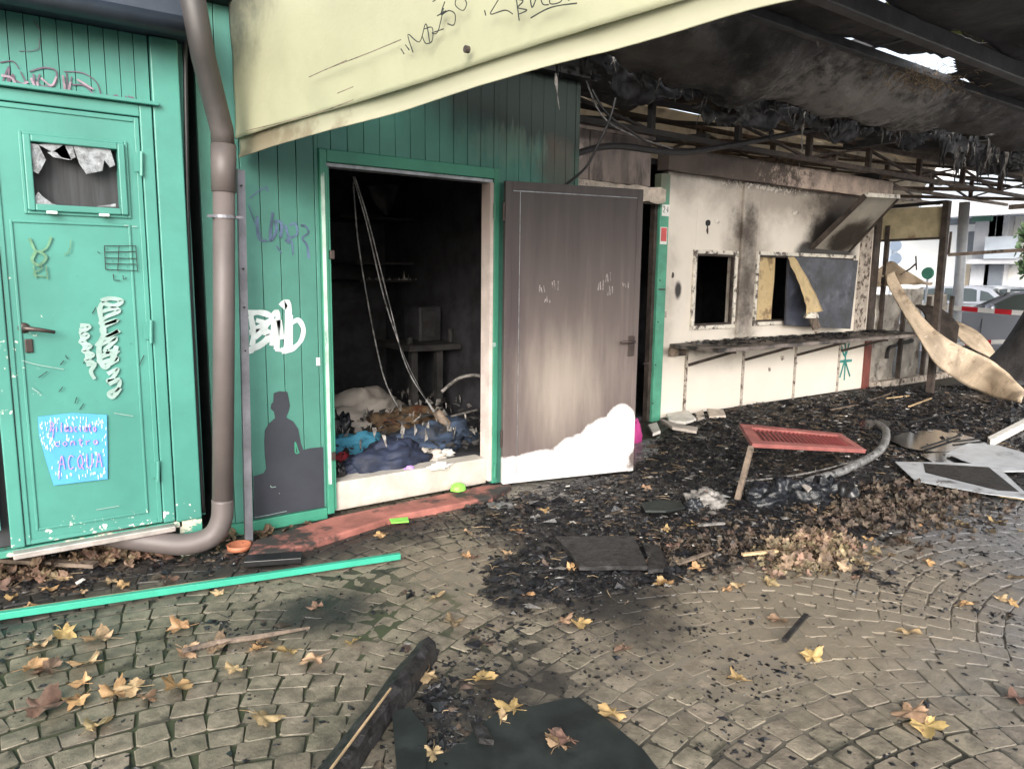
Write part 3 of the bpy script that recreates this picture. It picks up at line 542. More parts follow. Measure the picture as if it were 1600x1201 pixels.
def letters(txt, ox, oy, sx, sy, skew=0):
    G = {'R':[[(0,1),(0,0),(.6,.1),(.6,.4),(0,.5),(.7,1)]], 'i':[[(.3,.45),(.3,1)],[(.3,.2),(.3,.27)]], 'l':[[(.3,0),(.3,.95),(.5,1)]], 'a':[[(.7,.5),(.2,.45),(.0,.8),(.3,1),(.65,.8),(.7,.5),(.8,1)]],
         's':[[(.6,.45),(.15,.5),(.55,.75),(.5,1),(0,.95)]], 'c':[[(.65,.5),(.2,.5),(.05,.8),(.3,1),(.7,.95)]], 't':[[(.3,.1),(.3,.9),(.6,1)],[(0,.4),(.65,.38)]], 'o':[[(.35,.45),(.02,.7),(.3,1),(.65,.75),(.4,.45)]],
         'n':[[(.05,.45),(.05,1)],[(.05,.65),(.4,.45),(.6,.6),(.65,1)]], 'r':[[(.05,.45),(.1,1)],[(.1,.65),(.6,.45)]], 'e':[[(.05,.75),(.6,.65),(.4,.45),(.05,.65),(.2,1),(.65,.92)]], 'u':[[(.05,.45),(.1,.95),(.45,1),(.6,.45),(.65,1)]],
         'A':[[(0,1),(.35,0),(.75,1)],[(.1,.62),(.62,.58)]], 'C':[[(.7,.15),(.25,.05),(0,.5),(.25,.98),(.7,.85)]], 'Q':[[(.4,0),(.02,.4),(.3,1),(.7,.6),(.4,0)],[(.4,.7),(.8,1.1)]], 'U':[[(0,0),(.05,.8),(.35,1),(.65,.75),(.65,0)]],
         'd':[[(.6,0),(.6,1)],[(.6,.55),(.2,.5),(.02,.8),(.25,1),(.6,.85)]], '2':[[(0,.2),(.35,0),(.6,.3),(0,1),(.65,1)]], '4':[[(.5,1),(.5,0),(0,.65),(.7,.65)]]}
    L = []
    for k, ch in enumerate(txt):
        for st in G.get(ch, []): L.append([(ox+(k+a*.85)*sx, oy+b*sy+skew*(k+a)*sx) for a, b in st])
    return L
strokes('poster_lettering', 'ink_lilac', door, letters('Rilasciato', 79, 660, 7.4, 14, .0)+letters('contro', 86, 685, 12, 12, -.05)+letters('ACQUA', 92, 712, 14.5, 22, -.07)+[[(84,668),(82,684)],[(93,735),(92,748)]], [2.0]*200, CY-.019)
strokes('silver_graffiti', 'ink_silver', door, [
    [(158,470),(172,466),(190,470),(178,478),(160,474),(158,486),(176,482),(186,486),(164,496),(158,506),(184,500),(160,512),(166,524),(186,516),(162,530),(152,540),(182,528),(164,548),(184,548),(160,556),(156,566),(184,560),(166,572)],
    [(155,480),(158,500),(162,520),(155,540),(156,562),(165,574),(176,560),(182,540)], [(168,584),(184,576),(176,590),(168,596),(188,592)], [(170,600),(186,594),(184,606),(170,614),(176,620),(188,606)],
    [(125,508),(140,510),(126,520),(138,524),(126,534),(142,540),(130,548),(146,554),(134,562),(148,568),(142,580),(148,592)], [(128,512),(130,530),(136,550),(140,572)]], [9,10,8,8,8,10], CY-.0135)
strokes('grid_graffiti', 'ink_black', door, [[(163,384),(212,384)],[(163,384),(165,421)],[(212,384),(215,424)],[(165,421),(215,423)],[(186,384),(184,423)],[(164,394),(212,393)],[(163,403),(213,404)],[(164,412),(213,413)],[(177,428),(178,438),(188,438)],[(192,430),(193,437),(198,434)],
    [(168,389),(169,390)],[(196,398),(197,399)],[(176,408),(177,409)],[(199,417),(200,418)]], [1.6]*20, CY-.0135, smooth=False)
strokes('faded_graffiti', 'ink_olive', door, [[(46,372),(56,392),(72,388),(80,370)],[(56,392),(50,406),(60,415),(72,402),(60,392)],[(50,408),(66,418),(52,428),(70,432)],[(72,415),(74,436)],[(111,374),(108,392),(100,398)],[(52,415),(56,434)]], [5,6,3,3,2,3], CY-.0135)
strokes('scuff_marks', 'ink_black', door, [[(150,480),(144,490)],[(102,555),(106,561)],[(100,563),(94,570)],[(136,560),(130,568)],[(120,620),(117,630)],[(131,630),(124,640)],[(92,612),(98,604)],[(60,590),(74,580)],[(225,555),(218,570)],[(205,536),(204,538)],[(152,393),(156,396)]], 1.6, CY-.0135)
strokes('scratches', 'ink_silver', door, [[(34,563),(60,570),(100,577)],[(50,606),(62,614)],[(178,645),(208,650)],[(150,796),(186,790)],[(194,352),(200,353)],[(206,354),(214,354)]], 1.6, CY-.0135)
strokes('spray_graffiti', 'ink_plum', cab, [[(0,98),(20,96),(30,108)],[(4,128),(14,104),(12,132),(20,116),(24,134)],[(24,126),(40,132),(32,112)],[(46,112),(70,106),(88,112),(84,134),(60,132),(62,116)],[(52,116),(56,145)],[(100,112),(128,114),(150,128),(158,150),(162,164)],[(104,114),(106,150)],[(112,120),(112,132),(132,134),(150,154),(130,146)],[(168,148),(172,164),(180,150),(186,154),(190,156),(198,158)],[(196,150),(200,164),(206,152),(222,170)],[(200,150),(214,158)],[(30,80),(58,78),(62,60)],[(52,32),(64,50)]], [2.5,3,3,3,4,2.5,3,3,5,4,3,1.5,1.5], CY, off=.003)
strokes('spray_graffiti', 'ink_dust', cab, [[(2,118),(18,122),(28,134),(44,128)],[(48,122),(60,146),(58,128)],[(64,122),(80,134),(88,120)],[(98,118),(104,150),(110,128)],[(120,124),(146,140)],[(8,152),(50,158),(96,168)]], [5,5,4,5,4,3], CY, off=.0065)
# sill, base rail, chipped bottom
sl_ = MB(); a, b = px(18, 842, CY-.05), px(272, 798, CY-.05)
sl_.box((a.x, CY-.07, dz0-.040), (b.x, CY-.001, dz0-.012)); sl_.build('door_sill', 'alu', cab, bevel=.004)
rect(MB(), xL, px(284, 800).x, CZ, dz0-.042, CY-.012, CY+.055).build('base_rail', 'cabin_sill', cab, bevel=.004)
rect(MB(), xR-.11, xR, .0, CZ-.002, CY-.012, CY+.10).build('foot', 'cabin_sill', cab)
for xx in (-2.2, -1.1): rect(MB(), xx, xx+.2, 0, CZ-.002, CY+.4, CY+.6).build('foot', 'dark_post', cab)
rect(MB(), -3.3, .98, 2.605, 2.80, CY-.22, CY+2.5).build('roof', 'dark_eave', cab, bevel=.01)
MB().tube([(-3.3, CY-.20, 2.60), (.98, CY-.20, 2.62)], .045, 8).build('gutter', 'dark_eave', cab, smooth=True)
MB().tube(catmull([px(289, 40, 4.06), px(291, 200, 4.06), px(296, 420, 4.06), px(311, 700, 4.06), px(318, 800, 4.06)], 4), .011, 6).build('conduit', 'cable', cab, smooth=True)
# =================================================================== DOWNPIPE
dp = thing('downpipe', 'thick brown plastic downpipe bending under the green cabin', 'pipe', (1.0, 3.95, 0))
PY = 3.92
ctr = [px(296, -30, PY-.25), px(318, 90, PY-.12), px(347, 205, PY-.01)]
MB().tube([ctr[0], ctr[1], ctr[2], px(349, 232, PY)], [.055]*4, 18).build('offset_pipe', 'pipe', dp, smooth=True)
MB().tube([px(349, 226, PY), px(350, 300, PY)], .060, 18).build('socket', 'pipe', dp, smooth=True)
MB().tube([px(350, 290, PY), px(350, 500, PY), px(348, 790, PY)], [.053]*3, 18).build('main_pipe', 'pipe', dp, smooth=True)
e0 = px(348, 780, PY); elb = catmull([e0, px(346, 812, PY), px(330, 838, PY+.01), px(290, 850, PY+.04), px(240, 846, PY+.10), px(150, 834, PY+.22), px(60, 830, PY+.4)], 6)
for q in elb: q.z = max(q.z, .06)
MB().tube(elb, [.056]*len(elb), 16).build('elbow', 'pipe', dp, smooth=True)
p = px(350, 339, PY); MB().tube([p+Vector((0,0,-.008)), p+Vector((0,0,.008))], .058, 18).build('clip', 'steel', dp, smooth=False)
MB().bar(p+Vector((-.085, -.02, 0)), p+Vector((.085, -.02, 0)), .014, .012).build('clip_bolt', 'steel', dp)
# steel strip leaning by the pipe
tag(MB().prism([px(371, 264, 4.02), px(383, 266, 4.02), px(396, 852, 3.98), px(384, 853, 3.98)], (0, .03, 0)).build('metal_strip', 'steel', bevel=.002), 'tall narrow grey steel strip with rivets beside the brown downpipe', 'metal strip')
st_ = bpy.data.objects['metal_strip']
for y in (290, 420, 480, 548, 660, 730, 825):
    p = px(377+(y-264)*.022, y, 4.0); MB().tube([p+Vector((0,-.004,0)), p+Vector((0,.01,0))], .005, 8).build('rivet', 'cable', st_)
# =================================================================== GREEN HUT, boarded front on Y = 4.2
HY = 4.20; hx0, hx1 = 1.02, 3.60; PLZ = atY(450, 803, 4.2).z; ox0, ox1 = atY(517, 500, HY).x, atY(766, 500, HY).x; oz1 = atY(640, 270, HY).z
hut = thing('green_hut', 'dark green boarded hut with a burnt out doorway, blackened towards its top right corner', 'hut', ((hx0+hx1)/2, HY, 0))
x = hx0; i = 0
while x < hx1-.02:
    w = min(.104, hx1-x); over = x+w > ox0-.055 and x < ox1+.055
    z0 = oz1+.085 if over else PLZ+.003
    if over and x < ox0-.055:   # notched board beside the frame
        mb = MB(); rect(mb, x, ox0-.056, PLZ+.003, 2.86, HY, HY+.03); rect(mb, ox0-.056, x+w-.004, oz1+.085, 2.86, HY, HY+.03)
    elif over and x+w > ox1+.055:
        mb = MB(); rect(mb, ox1+.056, x+w-.004, .02, 2.86, HY, HY+.03); rect(mb, x, ox1+.056, oz1+.085, 2.86, HY, HY+.03)
    else:
        if x > ox1: z0 = .02
        mb = MB(); rect(mb, x, x+w-.004, z0, 2.86, HY+random.uniform(0, .0015), HY+.03)
    mb.build('board', 'hut', hut, bevel=.0025); x += .104; i += 1
rect(MB(), hx0, ox0-.056, .002, PLZ, HY-.014, HY+.03).build('plinth_board', 'hut_trim', hut, bevel=.004)
wb = MB(); rect(wb, hx0, ox0-.02, .0, 2.86, HY+.031, HY+.09); rect(wb, ox1+.02, hx1, 0, 2.86, HY+.031, HY+.09); rect(wb, ox0-.02, ox1+.02, oz1+.02, 2.86, HY+.031, HY+.09)
rect(wb, hx0, hx0+.06, 0, 2.86, HY+.09, 7.2); rect(wb, hx1-.06, hx1, 0, 2.86, HY+.09, 7.2); rect(wb, hx0+.06, hx1-.06, 0, 2.86, 7.14, 7.2); wb.build('inner_wall', 'room', hut)
rect(MB(), hx0, hx1, 2.70, 2.76, HY+.092, 7.139).build('ceiling', 'room', hut)
rect(MB(), hx0-.05, hx1+.05, 2.862, 2.96, HY-.10, 7.3).build('roof', 'black', hut)
rect(MB(), hx1+.001, hx1+.035, .02, 2.86, HY-.004, HY+.06).build('corner_trim', 'hut', hut)
f = MB(); rect(f, ox0-.055, ox0-.012, .03, oz1+.082, HY-.022, HY+.03); rect(f, ox1+.012, ox1+.055, .03, oz1+.082, HY-.022, HY+.03); rect(f, ox0-.012, ox1+.012, oz1+.012, oz1+.082, HY-.022, HY+.03)
f.build('door_frame', 'hut_trim', hut, bevel=.005)
f = MB(); rect(f, ox0-.011, ox1+.011, oz1-.012, oz1+.011, HY-.006, HY+.08); f.build('lintel_rail', 'zinc', hut, bevel=.003)
rect(MB(), ox0-.050, ox0-.030, .22, oz1-.05, HY-.028, HY-.0225).build('pale_edging', 'pale_trim', hut)
rect(MB(), ox0-.011, ox0+.004, .05, oz1-.013, HY-.012, HY+.08).build('inner_jamb', 'hut_trim', hut)
rect(MB(), ox1-.016, ox1+.011, .05, oz1-.013, HY-.014, HY+.09).build('inner_jamb', 'white_edge', hut)
for a, b in ((514, 398), (516, 712)):
    p = atY(a+4, b, HY-.02); rect(MB(), p.x-.012, p.x+.014, p.z-.025, p.z+.025, HY-.034, HY-.0125).build('strike_plate', 'metal_dark', hut, bevel=.003)
for b in (330, 735):
    p = atY(773, b, HY-.03); MB().tube([p+Vector((0,0,-.05)), p+Vector((0,0,.05))], .010, 8).build('hinge', 'hut_trim', hut)
for (a, b) in ((767, 538),): 
    p = atY(a+2, b, HY); MB().tube([p+Vector((0,-.026,0)), p+Vector((0,-.0225,0))], .016, 12).build('paint_spot', 'ink_silver', hut)
# floor inside and white threshold
rect(MB(), hx0+.06, hx1-.06, 0.0, .20, HY+.16, 7.13).build('floor', 'room', hut)
tz = atY(640, 742, HY).z
rect(MB(), ox0+.004, ox1-.016, .03, .212, HY+.015, HY+.155).build('threshold', 'threshold', hut, bevel=.006)
# mural and graffiti on the boards
sil = [(396,744),(412,739),(416,732),(414,712),(413,690),(414,672),(420,662),(430,653),(428,643),(423,638),(424,631),(427,628),(428,614),(437,611),(449,612),(451,622),(453,634),(451,642),(447,652),(458,658),(466,670),(470,692),(474,703),(484,700),(505,698),(507,792),(452,801),(397,811)]
mural = MB().prism([atY(a, b, HY-.004) for a, b in sil], (0, .0025, 0)).build('silhouette_mural', 'mural', hut)
strokes('mural_gap', 'hut_trim', mural, [[(461,690),(462,707),(468,706)],[(462,692),(466,706)]], [2.5, 2.5], HY, off=.006)
strokes('mural_scratch', 'ink_silver', mural, [[(398,808),(420,804),(448,798)],[(423,758),(424,761),(431,760)],[(436,770),(437,771)]], 1.0, HY, off=.006)
strokes('white_graffiti', 'ink_white', hut, [[(388,490),(404,488),(420,492),(424,500),(404,512),(392,520),(412,518),(422,524),(408,538),(392,546),(392,552)],[(392,494),(396,520),(394,540)],[(400,500),(416,508),(398,528)],[(425,494),(434,490),(432,546)],[(428,498),(424,540)],[(440,480),(450,476),(448,540),(440,548)],[(452,492),(452,546)],[(454,506),(466,500),(474,514),(470,532),(458,544),(444,550)],[(436,500),(440,530)],[(430,546),(450,548)]], [12,10,10,11,10,13,13,9,11,7], HY)
strokes('violet_graffiti', 'ink_violet', hut, [[(390,310),(402,300),(416,292),(418,300)],[(388,320),(400,352),(410,372)],[(402,338),(404,372),(418,376)],[(426,332),(422,376),(432,360),(430,346),(440,350),(438,372)],[(446,352),(452,378),(446,374)],[(452,352),(462,350),(464,366),(452,372)],[(470,352),(478,354),(482,364),(472,372),(480,384),(482,404)],[(432,384),(440,396)],[(456,376),(458,398)]], [2.5,2,5,6,5,4,4,3,3], HY)
p = atY(497, 565, HY); rect(MB(), p.x-.012, p.x+.010, p.z-.022, p.z+.024, HY-.005, HY-.0005).build('sticker', 'label_white', hut)
# red concrete curb before the hut
q = [atZ(x, y, .035) for x, y in ((385,868),(395,846),(520,808),(765,757),(800,758),(770,776),(620,806),(520,838),(440,862))]
MB().prism([(p.x, p.y, -.02) for p in q], (0,0,.060)).build('concrete_curb', 'curb', kind='structure', bevel=.01)
# =================================================================== OPEN STEEL DOOR swung out from the hut
DA = Vector((2.93, 4.13, 0)); DB = Vector((3.97, 3.885, 0)); du = (DB-DA).normalized(); dn = Vector((du.y, -du.x, 0)); DL = (DB-DA).length
def dpt(u, z, n=0): return DA+du*u+dn*n+Vector((0,0,z))
def dbox(u0, u1, z0, z1, n0, n1): return MB().prism([dpt(u0, z0, n0), dpt(u1, z0, n0), dpt(u1, z1, n0), dpt(u0, z1, n0)], dn*(n1-n0))
dth = thing('steel_door', 'open white steel door smoked dark brown down to its clean white foot', 'door', DA)
dbox(0, DL, .035, 2.11, -.02, .02).build('door_skin', 'leaf_panel', dth, bevel=.004)
tr = MB()
for a in ((.0, .05, .035, 2.11), (DL-.045, DL, .035, 2.11), (.051, DL-.046, 2.055, 2.11)):
    tr.prism([dpt(a[0], a[2], .0205), dpt(a[1], a[2], .0205), dpt(a[1], a[3], .0205), dpt(a[0], a[3], .0205)], dn*.004)
tr.build('edge_trim', 'leaf_panel', dth, bevel=.002)
dbox(.055, DL-.05, 2.045, 2.051, .0205, .025).build('bright_bead', 'zinc', dth)
dbox(.105, .109, .10, 2.044, .0205, .023).build('seam', 'zinc', dth)
hz_ = 1.02; MB().tube([dpt(DL-.055, hz_, .02), dpt(DL-.055, hz_, .065), dpt(DL-.075, hz_, .070), dpt(DL-.175, hz_-.002, .068)], [.010,.010,.010,.008], 10).build('handle', 'metal_dark', dth, smooth=True)
dbox(DL-.085, DL-.03, hz_-.11, hz_+.04, .0246, .028).build('handle_plate', 'metal_dark', dth, bevel=.003)
for uu, zz in ((.26, 1.42), (.36, 1.44), (.30, 1.34), (.72, 1.44), (.80, 1.40), (.78, 1.50), (.93, 1.45)):
    mb = MB()
    for k in range(3): ribbon(mb, [dpt(uu+k*.018+random.uniform(-.01,.01), zz+random.uniform(-.02,.03), .0215+k*.0004), dpt(uu+k*.020, zz-.03-random.uniform(0,.02), .0215+k*.0004)], .010, dn, .0006)
    mb.build('hand_smudge', 'smudge', dth)
for z in (.3, 1.85): MB().tube([dpt(-.008, z, .01), dpt(-.008, z+.12, .01)], .009, 8).build('hinge', 'metal_dark', dth)
# =================================================================== KIOSK, white front on Y = 5.25
KY = 5.25; kx0, kx1 = 5.735, 9.72
K_ = lambda x, y: atY(x, y, KY)
kio = thing('kiosk', 'white walled kiosk scorched brown and black round its two burnt out serving windows', 'kiosk', (7.7, KY, 0))
a1, b1, a2, b2 = K_(1084, 450).x, K_(1144, 450).x, K_(1181, 450).x, K_(1328, 450).x
z1b, z1t, z2b, z2t = K_(1084, 509).z, K_(1084, 396).z, K_(1181, 503).z, K_(1200, 399).z
ztop = 2.53
seams = [K_(x, 580).x for x in (1071, 1160, 1241, 1309)]
def wallpiece(x0, x1, z0, z1, nm='wall_panel', m='kiosk', y=KY): return rect(MB(), x0, x1, z0, z1, y, y+.08).build(nm, m, kio, bevel=.003)
cz = .80
ed = [kx0]+[s for s in seams]+[kx1]
for i in range(5): wallpiece(ed[i]+.004, ed[i+1]-.004, .02, cz-.045, 'lower_panel')
for s in seams:
    rect(MB(), s-.022, s+.022, .0, cz-.05, KY-.012, KY-.0005).build('seam_strip', 'seam', kio, bevel=.003)
wallpiece(kx0, a1, cz-.044, ztop); wallpiece(b1, a2, cz-.044, ztop); wallpiece(b2, kx1, cz-.044, ztop)
wallpiece(a1, b1, cz-.044, z1b); wallpiece(a1, b1, z1t, ztop); wallpiece(a2, b2, cz-.044, z2b); wallpiece(a2, b2, z2t, ztop)
rect(MB(), b1+.085, a2-.075, cz+.02, ztop-.01, KY-.035, KY-.001).build('pilaster', 'kiosk', kio, bevel=.006)
for x0, x1, z0, z1 in ((a1, b1, z1b, z1t), (a2, b2, z2b, z2t)):
    w = thing('window', '', '', ((x0+x1)/2, KY, z0)); del w['label'], w['category']; w.parent = kio; w.matrix_parent_inverse = Matrix.Translation(-kio.location)
    f = frame(MB(), x0, x1, z0, z1, .042, KY-.032, KY-.001).build('window_frame', 'kiosk_trim', None, bevel=.005); f.parent = w; f.matrix_parent_inverse = Matrix.Translation(-w.location)
    f = frame(MB(), x0+.022, x1-.022, z0+.022, z1-.022, .021, KY-.018, KY+.02).build('inner_frame', 'dark_post', None, bevel=.003); f.parent = w; f.matrix_parent_inverse = Matrix.Translation(-w.location)
# dark room behind
rb = MB(); rect(rb, 4.2, 9.9, 0, 2.9, 8.2, 8.26); rect(rb, 4.14, 4.2, 0, 2.9, 5.34, 8.26); rect(rb, 9.9, 9.96, 0, 2.9, 5.34, 8.26); rb.build('inner_wall', 'room', kio)
rect(MB(), 4.2, 9.9, 2.60, 2.66, 5.36, 8.19).build('ceiling', 'room', kio)
rect(MB(), 4.2, 9.9, -.02, .04, 5.335, 8.19).build('floor', 'room', kio)
# top beam
bm_ = MB(); n = 46; xs_ = [5.62+(9.92-5.62)*i/n for i in range(n+1)]
vs = []; 
for x in xs_:
    r_ = lambda s: .012*mnoise.noise(Vector((x*3.1, s, 0)))
    vs += [(x, KY-.10+r_(1), 2.525+r_(2)), (x, KY-.10+r_(3), 2.755+r_(4)), (x, KY+.05, 2.76), (x, KY+.05, 2.53)]
bm_.add(vs, [(4*i+k, 4*i+(k+1)%4, 4*i+4+(k+1)%4, 4*i+4+k) for i in range(n) for k in range(4)]+[(0,1,2,3), (4*n, 4*n+3, 4*n+2, 4*n+1)])
bm_.build('fascia_beam', 'beam', kio, bevel=.004)
# doorway beside the hut: upper panels, rough header, green jamb with its two labels
for x0, x1 in ((4.3, 4.66), (4.675, 5.47)): rect(MB(), x0, x1, 2.36, 2.80, KY-.01, KY+.05).build('upper_panel', 'panel_up', kio, bevel=.006)
rect(MB(), 4.3, 5.50, 2.80, 2.83, KY-.03, KY+.05).build('upper_rail', 'panel_up', kio)
hd = []; n = 30
for i in range(n+1):
    x = 4.25+i*(5.60-4.25)/n; j = lambda s, a: a*mnoise.noise(Vector((x*7, s*3.3, 1)))
    hd += [(x, KY-.09+j(1,.03), 2.205+j(2,.03)), (x, KY-.10+j(3,.03), 2.345+j(4,.025)), (x, KY+.04, 2.35), (x, KY+.04, 2.20)]
MB().add(hd, [(4*i+k, 4*i+(k+1)%4, 4*i+4+(k+1)%4, 4*i+4+k) for i in range(n) for k in range(4)]+[(0,1,2,3), (4*n, 4*n+3, 4*n+2, 4*n+1)]).build('concrete_header', 'stone', kio)
jx = (5.603, 5.733); rect(MB(), jx[0], jx[1], .0, 2.50, KY-.03, KY+.06).build('green_jamb', 'jamb', kio, bevel=.004)
rect(MB(), jx[0]-.045, jx[0]-.002, .0, 2.30, KY+.0, KY+.06).build('dark_jamb', 'dark_post', kio)
JP = lambda x, y: atY(x, y, KY-.03)
p = JP(1034, 328); pl_ = rect(MB(), jx[0]+.022, jx[1]-.004, p.z-.058, p.z+.055, KY-.036, KY-.0305).build('number_plate', 'label_white', kio)
mb = MB()
for ln in letters('24', 0, 0, 1, 1): ribbon(mb, [Vector((jx[0]+.035+a*.046, KY-.0375, p.z+.036-b*.058)) for a, b in ln], .009, (0,-1,0), .001, smooth=False)
mb.build('number', 'ink_black', pl_, kind='stuff')
p = JP(1031, 368); pl_ = rect(MB(), jx[0]+.012, jx[1]-.022, p.z-.085, p.z+.085, KY-.034, KY-.0305).build('notice', 'label_white', kio)
rect(MB(), jx[0]+.020, jx[1]-.030, p.z-.055, p.z+.078, KY-.036, KY-.0342).build('notice_print', 'label_red', pl_)
for (a, b, m) in ((1037, 452, 'metal_dark'), (1013, 568, 'metal_dark')):
    p = JP(a-8, b); MB().bar(p, p+Vector((.07, -.02, 0)), .02, .012).build('latch', m, kio)
for (a, b) in ((1037, 438), (1034, 503), (1030, 570), (1026, 630)):
    p = JP(a-6, b); MB().tube([p+Vector((0,-.004,0)), p+Vector((0,.002,0))], .008, 8).build('screw', 'cable', kio)
p = K_(1040, 491); rect(MB(), p.x-.03, p.x+.01, p.z-.03, p.z+.03, KY-.004, KY-.0005).build('switch_plate', 'seam', kio)
# holes, blisters and the star on the wall
for (x, y, w, h, m) in ((1106, 348, 9, 10, 'black'), (1105, 360, 3, 12, 'dark_post'), (1120, 346, 8, 8, 'kiosk_trim'), (1051, 430, 4, 9, 'dark_post'), (1222, 559, 6, 8, 'seam'), (1202, 577, 4, 9, 'seam'), (1243, 333, 12, 6, 'kiosk_trim'), (1244, 567, 3, 5, 'black')):
    poly = [K_(x+w*.5*math.cos(a)*random.uniform(.7, 1.2), y+h*.5*math.sin(a)*random.uniform(.7, 1.2)) for a in [k*math.pi/5 for k in range(10)]]
    MB().prism([q+Vector((0, -.005, 0)) for q in poly], (0, .0045, 0)).build('paint_blister', m, kio)
MB().prism([K_(*q)+Vector((0, -.008, 0)) for q in ((1160,322),(1172,320),(1176,332),(1171,344),(1168,352),(1164,344),(1161,334))], (0,.006,0)).build('peeled_patch', 'yellow_board', kio)
strokes('star_graffiti', 'ink_teal', kio, [[(1320,530),(1321,552),(1319,594)],[(1313,534),(1320,556),(1327,536)],[(1310,565),(1331,563)],[(1320,562),(1312,590)],[(1320,562),(1328,588)]], [2.6]*5, KY)
# things in and before the serving windows
MB().prism([K_(*q)+Vector((0, .02, 0)) for q in ((1183,400),(1214,400),(1212,440),(1209,470),(1207,502),(1182,503))], (0, .02, 0)).build('yellowed_pane', 'yellow_board', kio)
Q = lambda x, y, d: atY(x, y, KY-d)
tag(MB().prism([Q(1233,400,.10), Q(1341,407,.20), Q(1329,514,.24), Q(1228,508,.12)], (0,.03,0)).build('burnt_board', 'blue_black', bevel=.003), 'bluish black burnt panel standing on the kiosk counter across its second window', 'panel')
o = sheet('peeling_strip', [[Q(1231,402,.16), Q(1240,425,.18), Q(1252,455,.22), Q(1259,478,.25), Q(1262,492,.27)], [Q(1240,401,.15), Q(1252,420,.17), Q(1270,452,.20), Q(1280,475,.22), Q(1284,486,.24)]], 'yellow_board', nu=24, nv=6, amp=.025, sc=6, solid=.006)
tag(o, 'curled strip of yellowed board peeling in front of the bluish black panel', 'board')
o = lump('ash_clump', 'kiosk_trim', Q(1268,492,.26)-Vector((0,0,.03)), (.10,.06,.06), seed=4); tag(o, 'flaky pale clump hanging under the curled yellow strip', 'ash clump')
MB().prism([Q(1262,489,.26), Q(1275,490,.25), Q(1283,512,.24), Q(1272,516,.26)], (0,.02,0)).build('strip_stub', 'weath_wood', bpy.data.objects['peeling_strip'])
# hatch flap propped open
hx = [K_(1268,388), K_(1325,393)]; o1 = atX(1352,306, hx[0].x+.02); o2 = atX(1403,309, hx[1].x+.02)
fl = MB().prism([hx[0], hx[1], o2, o1], (0, .012, .035)).build('hatch_flap', 'flap', kio, bevel=.003)
MB().bar(hx[0]+Vector((-.012,-.006,0)), o1+Vector((-.012,-.006,0)), .03, .055).build('flap_edge', 'dark_post', fl)
MB().bar(o1+Vector((0,-.012,.01)), o2+Vector((0,-.012,.01)), .03, .045).build('flap_edge', 'kiosk_trim', fl)
MB().bar(hx[1]+Vector((.012,0,0)), o2+Vector((.012,0,0)), .02, .04).build('flap_edge', 'dark_post', fl)
# counter shelf on brackets
c0, c1, c2, c3 = atY(1046, 531, KY).x, atY(1403, 519, KY-.0).x, atZ(1126, 545, cz), atZ(1402, 519, cz)
dpth = KY-c2.y
cs = MB().prism([Vector((c0, KY-.002, cz-.04)), Vector((c2.x-.03, KY-dpth, cz-.04)), Vector((9.9, KY-dpth, cz-.04)), Vector((10.15, KY-.2, cz-.04)), Vector((10.0, KY-.002, cz-.04))], (0,0,.04)).build('counter', 'counter', kio, bevel=.004)
for x in [seams[0]+.03, seams[1]+.02, seams[2]+.02, seams[3]+.02]:
    b = MB(); b.bar((x, KY-.016, cz-.24), (x, KY-dpth+.04, cz-.045), .03, .02, (1,0,0)); b.bar((x, KY-.018, cz-.05), (x, KY-dpth+.02, cz-.05), .03, .018, (1,0,0)); b.build('bracket', 'dark_post', kio)
p = K_(1052, 540); MB().box((c0-.02, KY-.05, cz-.13), (c0+.22, KY-.013, cz-.042)).build('counter_end', 'weath_wood', kio, bevel=.004)
# posts at the kiosk's end and the silver wall beyond
rect(MB(), 9.722, 9.86, 0, .75, KY-.03, KY+.08).build('end_post', 'brown_post', kio, bevel=.004)
rect(MB(), 9.722, 9.86, .752, 2.52, KY-.03, KY+.08).build('end_post', 'dark_post', kio, bevel=.004)
rect(MB(), 9.40, 9.66, cz+.02, 2.3, KY-.022, KY-.001).build('cream_pilaster', 'seam', kio, bevel=.004)
sv = thing('buckled_wall', 'buckled silvery panel wall burnt in patches, joining the kiosk end behind the plywood', 'wall', (10.9, KY, 0))
for i in range(3):
    x0 = 9.90+i*.72; rr = [[Vector((x0+.01+.68*u/3, KY+.02, z)) for u in range(4)] for z in (.05, .5, .95, 1.28+.08*(i % 2))]
    sheet('silver_panel', rr, 'silver', sv, nu=20, nv=24, amp=.05, sc=2.2, seed=i, solid=.01)
for x in (10.62, 11.34, 12.06): MB().bar((x, KY-.03, 0), (x+.02, KY-.03, 1.25), .05, .05).build('stud', 'dark_post', sv)
MB().box((9.9, KY-.09, 0), (12.2, KY+.05, .09)).build('wall_base', 'seam', sv)
MB().tube(catmull([K_(1385,560), K_(1388,545), K_(1400,538), K_(1425,532)], 5), .03, 6).build('charred_bracket', 'black', sv)
# wing partition with an olive board and an open window
WX = 10.02; q = lambda x, y, X=WX: atX(x, y, X)
wg = thing('wing_partition', 'burnt post and frame carrying an olive yellow board past the kiosk end', 'partition', (WX, 4.7, 0))
tl, tr_, br_, bl_ = q(1374,328), q(1478,322), q(1470,372), q(1366,377)
MB().prism([tl, tr_, br_, bl_], (.03, 0, 0)).build('olive_board', 'olive_board', wg, bevel=.004)
pt, pb = q(1481,314), q(1462,520); pb = Vector((WX, pb.y, 0.0)); pt.x = WX-.01
MB().bar(pb, Vector((WX-.01, pt.y, pt.z)), .075, .075, (1,0,0)).build('post', 'dark_post', wg)
MB().bar(Vector((WX, KY, tl.z+.03)), Vector((WX, pt.y, pt.z-.01)), .06, .04).build('top_rail', 'black', wg)
MB().bar(bl_+Vector((-.01,.1,0)), br_+Vector((-.01,0,0)), .05, .03).build('bottom_rail', 'dark_post', wg)
